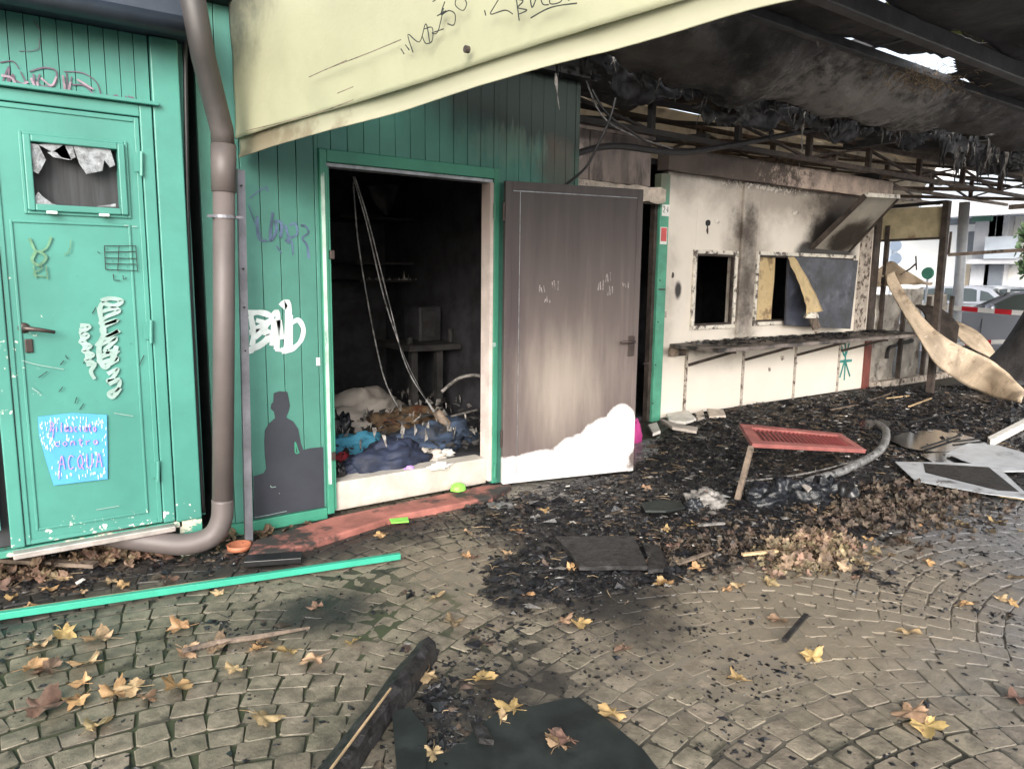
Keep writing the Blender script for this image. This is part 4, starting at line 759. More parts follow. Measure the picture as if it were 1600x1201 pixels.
MB().bar(Vector((WX, KY-.03, .8)), Vector((WX, KY-.03, 2.2)), .05, .05, (1,0,0)).build('post', 'dark_post', wg)
# fallen plywood leaning past the wing
pw = thing('fallen_plywood', 'long bent scorched plywood sheet leaning from the partition down to the black ground', 'plywood', (11, 4.2, 0))
A = [atX(1386,430,9.9), atX(1388,448,9.85), atX(1425,512,9.8), atX(1466,572,9.8), atZ(1530,612,.05), atZ(1597,631,.05)]
B = [atX(1397,424,9.93), atX(1408,448,9.94), atX(1440,494,9.94), atX(1484,532,9.95), atX(1556,566,10.4), atZ(1602,612,.16)]
sheet('bent_sheet', [B, A], 'plywood', pw, nu=40, nv=10, amp=.03, sc=2.5, solid=.025)
C_ = [atX(1446,498,10.5), atX(1474,522,10.6), atX(1494,540,10.6)]; D_ = [atX(1430,477,10.6), atX(1468,480,10.8), atX(1499,508,10.8)]
E_ = [p + Vector((-.2, -.1, -.25)) for p in C_]
sheet('dark_sheet', [D_, C_, E_], 'ply_dark', pw, nu=24, nv=10, amp=.05, sc=2, seed=3, solid=.02)
sheet('pale_sheet', [[atX(1486,500,11.0), atX(1526,518,11.0), atX(1554,550,11.0)], [atX(1494,524,10.8), atX(1516,544,10.8), atX(1546,558,10.9)]], 'plywood', pw, nu=16, nv=8, amp=.03, sc=2, seed=5, solid=.02)
MB().bar(atX(1495,540,10.9), atZ(1585,597,.10), .05, .02).build('splinter', 'plywood', pw); MB().bar(atX(1535,553,11), atZ(1588,600,.06), .04, .02).build('splinter', 'weath_wood', pw)
o = sheet('sagging_shelf', [[q(1368,425), q(1392,408), q(1408,418)], [q(1362,440), q(1390,436), q(1450,442)], [q(1360,450), q(1395,446), q(1455,441)]], 'plywood', nu=20, nv=10, amp=.03, sc=4, solid=.02); tag(o, 'sagging scorched shelf fragment hung across the open wing window', 'shelf')
mb = MB().tube([q(1406,430), q(1422,420), q(1431,412)], .012, 6); mb.tube([q(1431,400), q(1432,422)], .010, 6); mb.build('bent_rod', 'dark_post', o)
# =================================================================== CANOPY
cn = thing('canopy', 'soot blackened fabric canopy on steel beams with a torn hole, sagging over the kiosk front', 'canopy', (6, 3, 2.9))
# cream fascia hanging in front: lower edge at z 2.1
def onfas(x, y): # fascia stands over the line X = 1.2 + .13*(4.2-Y)
    d = ray(x, y); t = (1.2+.125*4.2)/(d.x+.125*d.y); return CAM+d*t
low = [onfas(372,247), onfas(450,222), onfas(620,176), onfas(800,120), onfas(960,78), onfas(1150,22), onfas(1290,-12), onfas(1600,-90)]
fold = [onfas(372,222), onfas(450,197), onfas(620,150), onfas(800,92), onfas(960,45), onfas(1150,-16), onfas(1290,-60), onfas(1600,-160)]
fas = thing('canopy_fascia', 'pale cream vinyl fascia of the canopy with black graffiti, hanging over the hut front', 'canopy fascia', (1.3, 3, 2.1))
up1 = [p+Vector((-.02, 0, .45)) for p in fold]; up2 = [p+Vector((-.03, 0, .95)) for p in fold]
midf = [p+Vector((-.012, 0, .012)) for p in fold]
sheet('fascia_sheet', [up2, up1, midf], 'fascia', fas, nu=90, nv=24, amp=.018, sc=1.4, solid=.003)
lowo = [p+Vector((.0, 0, 0)) for p in low]; midl = [(a+b)/2+Vector((.012, 0, 0)) for a, b in zip(low, fold)]
sheet('valance', [[p+Vector((.004,0,.02)) for p in fold], midl, lowo], 'valance', fas, nu=90, nv=12, amp=.004, sc=2.2, solid=.003, seed=2)
def fstrokes(name, m, lines, w):
    mb = MB()
    for ln in lines:
        pts = [onfas(x, y)+Vector((-.055, -.012, 0)) for x, y in ln]; ribbon(mb, pts, w*.0042, (-1, -.125, 0), .0015)
    return mb.build(name, m, fas, kind='stuff')
fstrokes('marker_graffiti', 'ink_black', [[(664,88),(656,60),(674,72),(684,44),(690,72)],[(682,52),(694,50),(694,70),(684,74),(678,62)],[(712,20),(703,56),(694,58),(712,52)],[(702,32),(716,24)],[(714,10),(708,30),(720,24),(730,30),(728,46),(718,44)],[(738,-6),(730,14),(742,24),(748,14),(744,4)],[(645,82),(650,90)],[(652,76),(658,84)],[(702,6),(695,10)],
    [(808,-8),(790,20),(786,30),(808,24),(820,30)],[(824,-6),(830,40)],[(822,6),(836,10),(828,20),(842,24),(830,30)],[(846,-6),(850,20),(858,2)],[(862,-8),(866,14),(876,16)],[(880,-4),(878,14),(894,12),(900,0)],[(848,36),(880,20),(920,14)],[(900,-4),(908,10)],[(776,24),(778,32)]], 1.0)
fstrokes('dirt_streaks', 'weath_wood', [[(500,125),(530,112),(560,101),(600,86),(645,68)],[(535,110),(560,99)],[(545,150),(570,140)],[(402,207),(450,196),(520,178),(570,160)]], .9)
p = onfas(750, 82); MB().tube([p+Vector((-.06,0,0)), p+Vector((-.045,0,0))], .012, 10).build('eyelet', 'dark_post', fas)
# frame: longitudinal beams and cross members
MB().bar((1.74, 2.32, 2.93), (16, 2.32, 2.93), .075, .11).build('beam', 'beam_dark', cn, bevel=.01)
MB().bar((1.74, 2.80, 2.97), (16, 2.80, 2.97), .06, .06).build('beam', 'beam_dark', cn, bevel=.006)
MB().bar((1.74, .95, 2.95), (16, .95, 2.95), .06, .10).build('beam', 'beam_dark', cn)
for x in (1.80, 5.0, 8.6, 12.2, 15.8): MB().bar((x, .9, 3.06), (x, 5.1, 3.06), .05, .08).build('cross_beam', 'beam_dark', cn)
# membranes
def R3(Y, z, x0=1.74, x1=16, n=8, wob=.0): return [Vector((x0+(x1-x0)*i/(n-1), Y+wob*math.sin(i*2.1+Y), z+wob*.6*math.sin(i*1.3+Y*2))) for i in range(n)]
def hole1(u, v, p):
    a, b = proj(p)
    if 1375 < a < 1510 and 70 < b < 140: return True if fb(p.x*1, p.y*1, 4, 4, 3) > -.35 and ((a-1435)/62)**2+((b-104)/26)**2 < 1+.5*fb(p.x, p.y, 6, 3, 4) else False
    return False
sheet('membrane', [R3(.9, 2.99), R3(1.6, 3.05, wob=.02), R3(2.3, 3.00)], 'membrane_dark', cn, nu=160, nv=24, amp=.05, sc=1.4, solid=.003, hole=hole1)
sheet('membrane', [R3(2.34, 3.00), R3(2.55, 2.99, wob=.02), R3(2.8, 3.01)], 'membrane_dark', cn, nu=240, nv=24, amp=.05, sc=1.8, solid=.003, seed=2, hole=hole1)
# sagging grey panel, from the second beam down to a ragged edge near the wall
def sagrow(f):
    T = [atY(1000,20,2.8), atY(1180,35,2.84), atY(1300,80,2.84), atY(1440,132,2.84), atY(1600,205,2.84)]
    L = [atY(960,112,3.5), atY(1080,140,3.5), atY(1200,165,3.5), atY(1330,196,3.5), atY(1480,212,3.5)]
    T = [Vector((p.x, 2.83, 2.96)) for p in T]; T[0].x = 1.74
    L = [Vector((p.x, 3.5, p.z)) for p in L]; L[0] = Vector((1.74, 3.5, 2.9)); T.append(Vector((15.5,2.83,2.96))); L.append(Vector((15.5, 3.5, 2.86))); 
    return [a.lerp(b, f)+Vector((0, 0, -.10*math.sin(math.pi*f))) for a, b in zip(T, L)]
def holes(u, v, p): 
    a, b = proj(p)
    return v > .93-.10*fb(p.x, 0, 6, 4, 9) or (1460 < a < 1640 and v > .62+.25*fb(p.x, p.y, 4, 3, 6))
sheet('sagging_membrane', [sagrow(0), sagrow(.35), sagrow(.7), sagrow(1)], 'membrane', cn, nu=300, nv=44, amp=.075, sc=1.9, solid=.003, seed=5, hole=holes)
sheet('membrane', [R3(3.5, 3.12), R3(4.3, 3.2, wob=.03), R3(5.05, 3.0)], 'membrane_dark', cn, nu=120, nv=24, amp=.05, sc=1.8, solid=.003, seed=7, hole=lambda u, v, p: p.x > 4.9+.5*fb(p.y, 0, 3, 4, 2))
# cream fabric sloping up behind the trusses
sheet('back_fabric', [R3(3.45, 3.16, 4.3, 18), R3(4.3, 3.24, 4.3, 18, wob=.03), R3(5.2, 3.22, 4.3, 18), R3(5.7, 3.30, 3.4, 18, wob=.04), R3(6.6, 3.62, 3.4, 18, wob=.05), R3(8.4, 4.1, 3.4, 18)], 'back_fabric', cn, nu=160, nv=60, amp=.10, sc=1.2, solid=.003, seed=9)
sheet('back_fabric', [R3(8.4, 4.1, 3.4, 18), R3(8.7, 3.3, 3.4, 18, wob=.04), R3(8.8, 2.75, 3.4, 18)], 'back_fabric', cn, nu=140, nv=24, amp=.10, sc=1.2, solid=.003, seed=11)
# trusses above the kiosk front
def truss(Y, z0, z1, x0, x1, step, m1, m2, seed):
    r = random.Random(seed); t = thing('roof_truss', '', '', (x0, Y, z0)); del t['label'], t['category']; t.parent = cn; t.matrix_parent_inverse = Matrix.Translation(-cn.location)
    def pb(o): o.parent = t; o.matrix_parent_inverse = Matrix.Translation(-t.location)
    pb(MB().bar((x0, Y, z0), (x1, Y, z0), .05, .05).build('lower_chord', m1)); pb(MB().bar((x0, Y, z1), (x1, Y, z1), .05, .05).build('upper_chord', m2))
    x = x0+.2; k = 0
    while x < x1-step:
        pb(MB().bar((x, Y, z0+.026), (x, Y, z1-.026), .06, .05, (1,0,0)).build('truss_post', m2))
        if r.random() < .8: a, b = ((z0+.03, z1-.03) if k % 2 else (z1-.03, z0+.03)); pb(MB().bar((x+.04, Y+.03, a), (x+step-.04, Y+.03, b), .025, .035, (0,1,0)).build('brace', m2))
        x += step; k += 1
truss(4.95, 2.80, 3.07, 3.7, 16, 1.25, 'truss', 'truss', 1)
truss(6.3, 2.95, 3.30, 4.2, 16.5, 1.5, 'truss_pale', 'truss', 2)
truss(7.8, 3.10, 3.5, 4.2, 17, 1.7, 'truss_pale', 'truss_pale', 3)
for x in (6.0, 8.3, 10.6, 12.9, 15.2):
    MB().bar((x, 5.0, 2.86), (x+.1, 8.4, 3.2), .05, .06).build('rafter', 'truss_pale', cn); MB().bar((x+.8, 5.0, 3.05), (x-.7, 8.3, 3.55), .035, .035).build('rafter', 'truss', cn)
for x0, x1 in ((6.2, 8.2), (8.5, 10.4), (10.8, 12.8)): MB().bar((x0, 5.3, 2.9), (x1, 7.4, 3.3), .03, .03).build('wind_brace', 'truss', cn); MB().bar((x1, 5.3, 2.9), (x0, 7.4, 3.3), .03, .03).build('wind_brace', 'truss', cn)
for ln, r, m in (([atY(900,240,4.6), atY(960,228,4.6), atY(1060,238,4.7), atY(1160,224,4.7), atY(1300,200,4.7), atY(1420,205,4.7)], .028, 'black'), ([atY(905,95,4.3), atY(940,180,4.4), atY(990,212,4.6), atY(1050,232,4.9)], .007, 'cable_pale')):
    MB().tube(catmull(ln, 6), r, 6).build('sagging_cable', m, cn)
# outer end frames seen past the kiosk
MB().bar((13.2, 5.0, 2.62), (13.2, .9, 2.72), .06, .07).build('end_beam', 'truss_pale', cn); MB().bar((13.2, 2.6, 0), (13.2, 2.6, 2.6), .001, .001) 
# charred shreds hanging from ragged edges
SH = []
def shred(p, L, w, m, seed, nm='charred_shred'):
    r = random.Random(seed); pts = [Vector(p)]; n = max(4, int(L/.05))
    for k in range(n): pts.append(pts[-1]+Vector((r.uniform(-.014, .014), r.uniform(-.014, .014), -L/n)))
    rad = [max(.0018, w*(1-k/(n+1))*r.uniform(.4, 1.3)) for k in range(n+1)]
    return MB().tube(pts, rad, 5).build(nm, m, cn)
for i in range(150):
    x = random.uniform(2.6, 9.2); f = random.uniform(0, 1); row = sagrow(.93); c = catmull(row, 12); q_ = min(c, key=lambda v: abs(v.x-x))
    shred(q_+Vector((0, random.uniform(-.03,.03), .03)), random.uniform(.02, .13)*(2.0 if random.random() < .12 else 1), random.uniform(.004, .014), random.choice(['shred', 'shred', 'shred_pale']), i)
for i, (a, b, Y, L, w, m) in enumerate([(870,115,3.9,.22,.014,'shred_pale'),(1258,175,3.5,.30,.014,'shred_pale'),(1100,135,3.5,.12,.022,'shred'),(1525,175,3.3,.32,.022,'shred'),(1475,200,3.4,.34,.045,'shred'),(1482,215,3.4,.28,.03,'shred'),(1530,180,3.4,.30,.03,'shred'),(1278,60,2.8,.08,.012,'shred_pale'),(1300,65,2.8,.05,.012,'shred_pale'),(1352,85,2.8,.09,.012,'shred_pale'),(1384,98,2.8,.06,.01,'shred_pale'),(1205,205,4.6,.10,.03,'shred'),(1255,200,3.7,.42,.008,'shred_pale')]):
    shred(atY(a, b, Y), L, w, m, 500+i)
for i in range(60):       # tattered bits round the black tangle at the right edge
    a, b = random.uniform(1490, 1620), random.uniform(185, 235)+random.uniform(0, 30)
    p = atY(a, b, random.uniform(3.2, 3.8)); shred(p, random.uniform(.06, .30), random.uniform(.01, .035), random.choice(['shred', 'shred', 'shred_pale']), 700+i)
for i, (a, b, Y, r) in enumerate([(1560,215,3.5,.13),(1590,240,3.5,.15),(1530,195,3.4,.10),(1600,205,3.3,.14),(1570,255,3.6,.09)]):
    p = atY(a, b, Y); o = lump('melted_tangle', 'shred', (p.x, p.y, p.z-.03), (r*1.5, r, r*.7), cn, seed=i+3, fold=.8)
# black tatters hanging all along the sagging edge
def tat(u0, u1, seed):
    row = catmull(sagrow(.95), 12); pts = [q_ for q_ in row if 2.2 < q_.x < 13.5]
    a = [p+Vector((0, .0, .03)) for p in pts]; b = [p+Vector((.02, .03, -.10-.07*mnoise.noise(p*2.3))) for p in pts]; c = [p+Vector((0, .01, -.19-.16*mnoise.noise(p*1.9+Vector((5,0,0))))) for p in pts]
    return sheet('tattered_edge', [a, b, c], 'shred', cn, nu=420, nv=24, amp=.05, sc=4, seed=seed, solid=.003, hole=lambda u, v, p: v > .38+.55*fb(p.x, 0, 5, 4, 21) or fb(p.x, v*.6, 9, 3, 22) > .42)
tat(0, 1, 4)
for k in range(9):
    x = 2.4+k*1.25; p = atY(1000+k*60, 150+k*6, 3.7); q_ = min(catmull(sagrow(.9), 12), key=lambda v: abs(v.x-x)); o = sheet('charred_fold', [[q_+Vector((-.3,.1,.05)), q_+Vector((0,.16,.02)), q_+Vector((.35,.1,.05))], [q_+Vector((-.25,.22,-.06)), q_+Vector((0,.28,-.12)), q_+Vector((.3,.2,-.05))], [q_+Vector((-.2,.3,.0)), q_+Vector((0,.36,-.05)), q_+Vector((.3,.3,.02))]], 'shred', cn, nu=30, nv=16, amp=.07, sc=5, seed=k, solid=.004)
# straw and plant bits caught on the hole's edge
mb = MB()
for i in range(260):
    a, b = random.gauss(1450, 38), random.gauss(122, 12)
    p = atY(a, b, random.uniform(2.5, 2.8)); d = Vector((random.uniform(-1,1), random.uniform(-1,1), random.uniform(-.8,.5)))*.05
    mb.tube([p, p+d*.6, p+d+Vector((0,0,-.015))], [.0022,.002,.001], 3, cap=False)
mb.build('caught_straw', 'straw', cn, kind='stuff')
# hanging cables by the hut corner
for ln, r in (([atY(978,60,3.9), atY(968,120,3.95), atY(955,180,4.0), atY(935,225,4.05), atY(915,262,4.1), atY(880,292,4.12)], .010), ([atY(975,70,3.9), atY(962,150,4.0), atY(950,195,4.0)], .005), ([atY(925,140,4.1), atY(948,178,4.1), atY(985,205,4.3), atY(1010,222,4.5)], .009)):
    MB().tube(catmull(ln, 6), r, 6).build('hanging_cable', 'cable', cn, smooth=True)
# =================================================================== INSIDE THE HUT
FZ = .20
def I(x, y, z=FZ): return atZ(x, y, z)
def soft(name, m, x, y, r, label, cat, seed, z=FZ, **k):
    p = atZ(x, y, z); o = lump(name, m, (p.x, p.y, z), r, seed=seed, **k); tag(o, label, cat); return o
soft('bedding', 'linen', 545, 665, (.55, .42, .27), 'crumpled off white bedding heaped in the left corner of the doorway', 'bedding', 21, fold=.30, rot=.5)
soft('black_garment', 'bag', 560, 668, (.28, .10, .15), 'small black garment lying on the off white bedding', 'clothing', 5, rot=.2)
soft('black_garment', 'bag', 528, 692, (.10, .10, .24), 'black boot shaped bundle at the left door jamb against the bedding', 'clothing', 8)
soft('teal_blanket', 'teal', 556, 708, (.24, .12, .155), 'bright teal blanket folded below the off white bedding', 'blanket', 9, fold=.22, rot=.1)
soft('navy_jacket', 'navy', 606, 728, (.27, .15, .15), 'crumpled navy padded jacket spilling over the white threshold', 'jacket', 14, fold=.3, rot=.12)
soft('navy_jacket', 'navy', 555, 736, (.14, .08, .07), 'flattened dark sleeve lying left of the navy jacket', 'jacket', 15, fold=.3)
soft('denim_heap', 'denim', 655, 700, (.30, .20, .13), 'faded blue denim heap right of the navy jacket', 'clothing', 17, fold=.35)
soft('denim_heap', 'denim', 690, 688, (.28, .22, .16), 'second blue denim heap under the fallen tube', 'clothing', 18, fold=.35, rot=.4)
soft('brown_blanket', 'blanket', 632, 672, (.34, .18, .18), 'brown and tan blanket behind the denim heap', 'blanket', 19, fold=.3, rot=.1)
soft('crimson_rag', 'crimson', 533, 724, (.07, .05, .07), 'crimson rag beneath the left end of the teal blanket', 'rag', 22)
soft('crimson_rag', 'crimson', 552, 719, (.05, .03, .035), 'small crimson rag strip in front of the teal blanket', 'rag', 23)
soft('black_shoe', 'blackplast', 527, 745, (.05, .06, .10), 'black shoe standing on the threshold by the left door jamb', 'shoe', 24, fold=.2, ridged=False)
soft('violet_rag', 'ink_lilac', 640, 734, (.035, .02, .03), 'tiny violet rag at the right end of the navy jacket', 'rag', 25)
for k, (a, b, m, s_, lb) in enumerate([(672,716,'linen',.10,'crumpled pale paper heap right of the denim on the floor'),(690,712,'white',.07,'white crumpled paper beside the pale paper heap'),(688,730,'white',.06,'white crumpled paper at the front of the hut floor'),(600,662,'white',.05,'white scrap on the rear of the bedding')]):
    soft('crumpled_paper', m, a, b, (s_, s_*.6, s_*.5), lb, 'paper', 30+k, fold=.8)
mb = MB()
for i in range(900):    # burnt rubbish spread on the hut's floor
    x, y = random.uniform(hx0+.1, hx1-.1), 4.42+abs(random.gauss(0, .9)); 
    if y > 7: continue
    h = .05+.16*min(1, (y-4.3)/1.0)*random.random(); s_ = random.uniform(.015, .06); a = random.uniform(0, 6.3)
    v = [Vector((random.uniform(-1,1)*s_, random.uniform(-1,1)*s_, random.uniform(-1,1)*s_*.5))+Vector((x, y, FZ+h)) for _ in range(4)]
    mb.add(v, [(0,1,2),(0,2,3),(0,3,1),(1,3,2)])
tag(mb.build('burnt_rubbish', 'room_shelf', kind='stuff'), 'burnt rubbish covering the floor inside the hut', 'rubbish')
mb = MB()
for i in range(160):
    x, y = random.uniform(hx0+.2, hx1-.1), random.uniform(4.4, 6.4); s_ = random.uniform(.01, .035)
    v = [Vector((random.uniform(-1,1)*s_, random.uniform(-1,1)*s_, random.uniform(-1,1)*s_*.5))+Vector((x, y, FZ+.12+random.random()*.1)) for _ in range(4)]
    mb.add(v, [(0,1,2),(0,2,3),(0,3,1),(1,3,2)])
tag(mb.build('pale_scraps', 'shred_pale', kind='stuff'), 'pale ash scraps on the rubbish inside the hut', 'scraps')
shl = thing('wall_shelf', 'sooted shelf with ash lumps on the dark back wall inside the hut', 'shelf', (3, 6.6, 1.4))
IY = 6.7; i_ = lambda x, y, Y=IY: atY(x, y, Y)
for (x0, x1, yy) in ((515, 760, 338), (540, 670, 409), (545, 690, 437)):
    a, b = i_(x0, yy), i_(x1, yy); a.z = b.z = a.z; MB().box((max(a.x, 1.1), IY-.25, a.z-.02), (min(b.x, 3.5), IY+.42, a.z)).build('board', 'room_shelf', shl)
a = i_(545, 437, IY-.1); z = a.z
for i in range(60):
    x = random.uniform(a.x+.1, i_(685,437).x); h = random.uniform(.01, .03)*(3.5 if random.random() < .08 else 1)
    MB().prism([(x, IY-.24, z+.001), (x+random.uniform(.01,.03), IY-.24, z+.001), (x+.012, IY-.235, z+h)], (0, .02, 0)).build('ash_lump', 'shred_pale' if random.random() < .75 else 'room', shl)
wt = thing('work_bench', 'charred work bench at the right inside the hut with tins on it', 'bench', (3.2, 5.7, .2))
a = atY(640, 541, 5.6); MB().box((a.x, 5.6, a.z-.05), (3.52, 6.3, a.z)).build('bench_top', 'room_shelf', wt, bevel=.004)
for xx in (a.x+.05, 3.3): MB().box((xx, 5.66, .2), (xx+.06, 5.72, a.z-.051)).build('leg', 'room_shelf', wt)
for k, (x, y, r_, h, m, lb) in enumerate([(718,522,.05,.07,'shred_pale','pale burnt tin lying on the work bench nearest the door jamb'),(704,512,.03,.12,'room_shelf','tall thin burnt tin on the work bench behind the pale tin'),(640,530,.03,.06,'room_shelf','small burnt tin at the left end of the work bench'),(735,505,.05,.05,'room_shelf','squat burnt tin at the right end of the work bench')]):
    p = atY(x, y, 5.8); t_ = MB().tube([(p.x, p.y, a.z), (p.x, p.y, a.z+h*.9), (p.x, p.y, a.z+h)], [r_, r_*.95, r_*.8], 12).build('burnt_tin', m); tag(t_, lb, 'tin')
MB().box((atY(655,500,5.9).x, 5.9, a.z), (atY(690,500,5.9).x, 6.2, a.z+.32)).build('burnt_microwave', 'room', None, bevel=.02); o = tag(bpy.data.objects['burnt_microwave'], 'black burnt appliance box on the work bench among the tins', 'appliance')
MB().box((atY(655,500,5.9).x+.03, 5.89, a.z+.05), (atY(690,500,5.9).x-.08, 5.899, a.z+.27)).build('appliance_door', 'room_shelf', o)
p0 = atY(553, 276, 4.6); p1 = atY(575, 350, 4.7); p2 = atY(607, 480, 4.9); p3 = atY(640, 580, 4.95); p4 = atY(690, 660, 4.85); p5 = atY(712, 690, 4.75)
cb = thing('fallen_light_cable', 'pale stripped cable bundle falling from the hut ceiling to the floor rubbish', 'cable', p5)
for k in range(3):
    d = Vector((.010*k-.01, .01*(k % 2), 0)); MB().tube(catmull([p0+d*.6, p1+d, p2+d*1.4, p3-d, p4+d, p5-d*2], 8), .0045, 6).build('strand', 'cable_pale' if k != 1 else 'cable', cb, smooth=True)
MB().tube([atY(682,643,4.85), atY(700,665,4.82), atY(722,695,4.78)], [.034,.038,.03], 10).build('sleeve', 'weath_wood', cb, smooth=True)
MB().tube([atY(712,672,4.74), atY(716,692,4.72), atY(708,668,4.72)], [.008,.01,.002], 6).build('frayed_end', 'label_white', cb)
q0 = [atY(552,285,5.0), atY(560,380,5.1), atY(580,500,5.2), atY(600,590,5.2), atY(622,636,5.1)]
tag(MB().tube(catmull(q0, 6), .006, 6).build('hanging_wire', 'cable_pale', smooth=True), 'thin grey wire hanging left of the pale cable bundle in the hut', 'wire')
tag(MB().tube(catmull([atY(690,612,5.3), atY(715,592,5.3), atY(740,586,5.2), atY(760,590,5.1)], 6), .016, 6).build('burnt_hose', 'shred_pale', smooth=True), 'burnt hose curving beneath the work bench', 'hose')
tag(MB().bar(atY(705,650,4.9), atY(745,640,5.0), .015, .012).build('metal_rod', 'shred_pale'), 'short pale rod near the right door jamb inside the hut', 'rod')
sheet('hanging_cloth', [[atY(575,290,5.9), atY(600,288,5.9), atY(622,290,5.9)], [atY(582,310,5.9), atY(602,312,5.85), atY(618,311,5.9)], [atY(592,330,5.9), atY(605,336,5.85), atY(612,330,5.9)]], 'room_shelf', nu=16, nv=16, amp=.03, sc=4); tag(bpy.data.objects['hanging_cloth'], 'dark pointed cloth hanging from the ceiling inside the hut', 'cloth')
# =================================================================== THINGS ON THE GROUND
def G(x, y, z=.012): return atZ(x, y, z)
def slab(name, m, pix, z, th, label, cat, parent=None, wob=.0, bevel=.002):
    P = [G(a, b, z)+Vector((0, 0, random.uniform(0, wob))) for a, b in pix]; o = MB().prism(P, (0, 0, th)).build(name, m, parent, bevel=bevel)
    if label: tag(o, label, cat)
    return o
gb = thing('green_batten', 'long bright green wooden batten lying on the cobbles, raw wood on its far edge', 'batten', G(300, 920))
a, b = G(-60, 970, .03), G(625, 868, .03); b2 = G(622, 874, .03)
MB().bar(a, b, .030, .030).build('painted_side', 'batten', gb, bevel=.002)
d = (b-a).normalized().cross(Vector((0,0,1)))*-.018; MB().bar(a+d, a.lerp(b, .55)+d, .006, .028).build('raw_edge', 'raw_wood', gb)
slab('charred_board', 'charwood', [(866,846),(990,843),(1012,892),(962,892),(905,893),(892,872)], .03, .022, 'flat charred rectangular board lying among leaves left of the leaf heap', 'board', wob=.012)
slab('black_fragment', 'charwood', [(1003,857),(1030,858),(1040,880),(1036,898),(1012,900),(1012,880)], .022, .02, 'crumbled black fragment at the right end of the flat charred board', 'fragment', wob=.02)
slab('black_felt', 'felt', [(598,1230),(640,1190),(700,1175),(770,1118),(822,1106),(880,1092),(905,1090),(950,1125),(1006,1172),(1050,1230)], .010, .004, 'wet black roofing felt sheet lying at the bottom edge on the cobbles', 'roofing felt')
slab('black_felt', 'felt', [(612,1110),(640,1105),(668,1140),(664,1230),(622,1230)], .016, .003, 'narrow black felt strip right of the charred beam', 'roofing felt')
slab('grey_char_slab', 'charwood', [(735,1136),(760,1146),(772,1174),(748,1168)], .018, .02, 'small grey charred slab standing out on the black felt', 'slab', wob=.02)
cb_ = thing('charred_beam', 'long charred beam pointing from the bottom edge towards the hut doorway', 'beam', G(580, 1100))
a, b = G(490, 1240, .05), G(668, 1010, .045); n_ = 22; vs = []
for i in range(n_+1):
    p = a.lerp(b, i/n_); sd_ = (b-a).normalized().cross(Vector((0,0,1))); w = .045+.014*mnoise.noise(p*9); h = .04+.018*mnoise.noise(p*14+Vector((4,0,0))); 
    vs += [p-sd_*w-Vector((0,0,.045)), p+sd_*w-Vector((0,0,.045)), p+sd_*w*.8+Vector((0,0,h*.5)), p+sd_*w*.1+Vector((0,0,h*.9)), p-sd_*w*.8+Vector((0,0,h*.35))]
MB().add(vs, [(5*i+k, 5*i+(k+1)%5, 5*i+5+(k+1)%5, 5*i+5+k) for i in range(n_) for k in range(5)]+[(0,1,2,3,4), tuple(5*n_+k for k in (4,3,2,1,0))]).build('charred_core', 'charwood', cb_)
MB().bar(a+Vector((.03,0,.035)), a.lerp(b,.55)+Vector((.02,0,.04)), .006, .006).build('raw_splinter', 'raw_wood', cb_)
tag(MB().tube([G(285,1017,.02), G(340,1003,.02), G(400,995,.024), G(484,980,.015)], [.012,.013,.012,.006], 7).build('wooden_stick', 'weath_wood'), 'thin weathered stick lying among yellow leaves on the left cobbles', 'stick')
tag(MB().bar(G(-20,872,.05), G(150,882,.04), .05, .02).build('brown_stick', 'weath_wood'), 'brown wooden slat lying in the shade under the green cabin', 'slat')
tag(MB().bar(G(383,876,.03), G(472,870,.03), .10, .03).build('black_strip', 'blackplast', bevel=.003), 'short glossy black plastic channel right of the terracotta saucer', 'plastic channel')
p = G(374, 862, .0); sa_ = MB(); n = 24; prof = [(.0,.012),(.045,.012),(.058,.035),(.064,.036),(.060,.008),(.0,.004)]
vs = [(p.x+r_*math.cos(2*math.pi*k/n), p.y+r_*math.sin(2*math.pi*k/n), z_+.01) for r_, z_ in prof for k in range(n)]
sa_.add(vs, [(j*n+k, j*n+(k+1)%n, (j+1)*n+(k+1)%n, (j+1)*n+k) for j in range(5) for k in range(n)]); tag(sa_.build('plant_saucer', 'terracotta', smooth=True), 'terracotta plant saucer at the foot of the grey steel strip', 'saucer')
slab('green_card', 'lime', [(608,812),(637,809),(639,816),(612,818)], .045, .008, 'small bright green card lying on the red concrete curb', 'card')
p = G(716, 762, .06); tag(lump('lime_lid', 'lime', (p.x, p.y, .05), (.055, .045, .05), seed=2, fold=.08, ridged=False), 'lime green plastic lid leaning against the white threshold', 'lid')
slab('grey_disc', 'tube', [(760,787),(778,783),(800,787),(803,794),(784,796),(764,793)], .03, .006, 'flat grey oval scrap before the foot of the open steel door', 'scrap')
slab('black_mat', 'felt', [(1002,790),(1030,784),(1062,786),(1070,796),(1040,803),(1008,802)], .04, .015, 'round black mat scrap left of the wooden leg on the ash', 'mat', wob=.01)
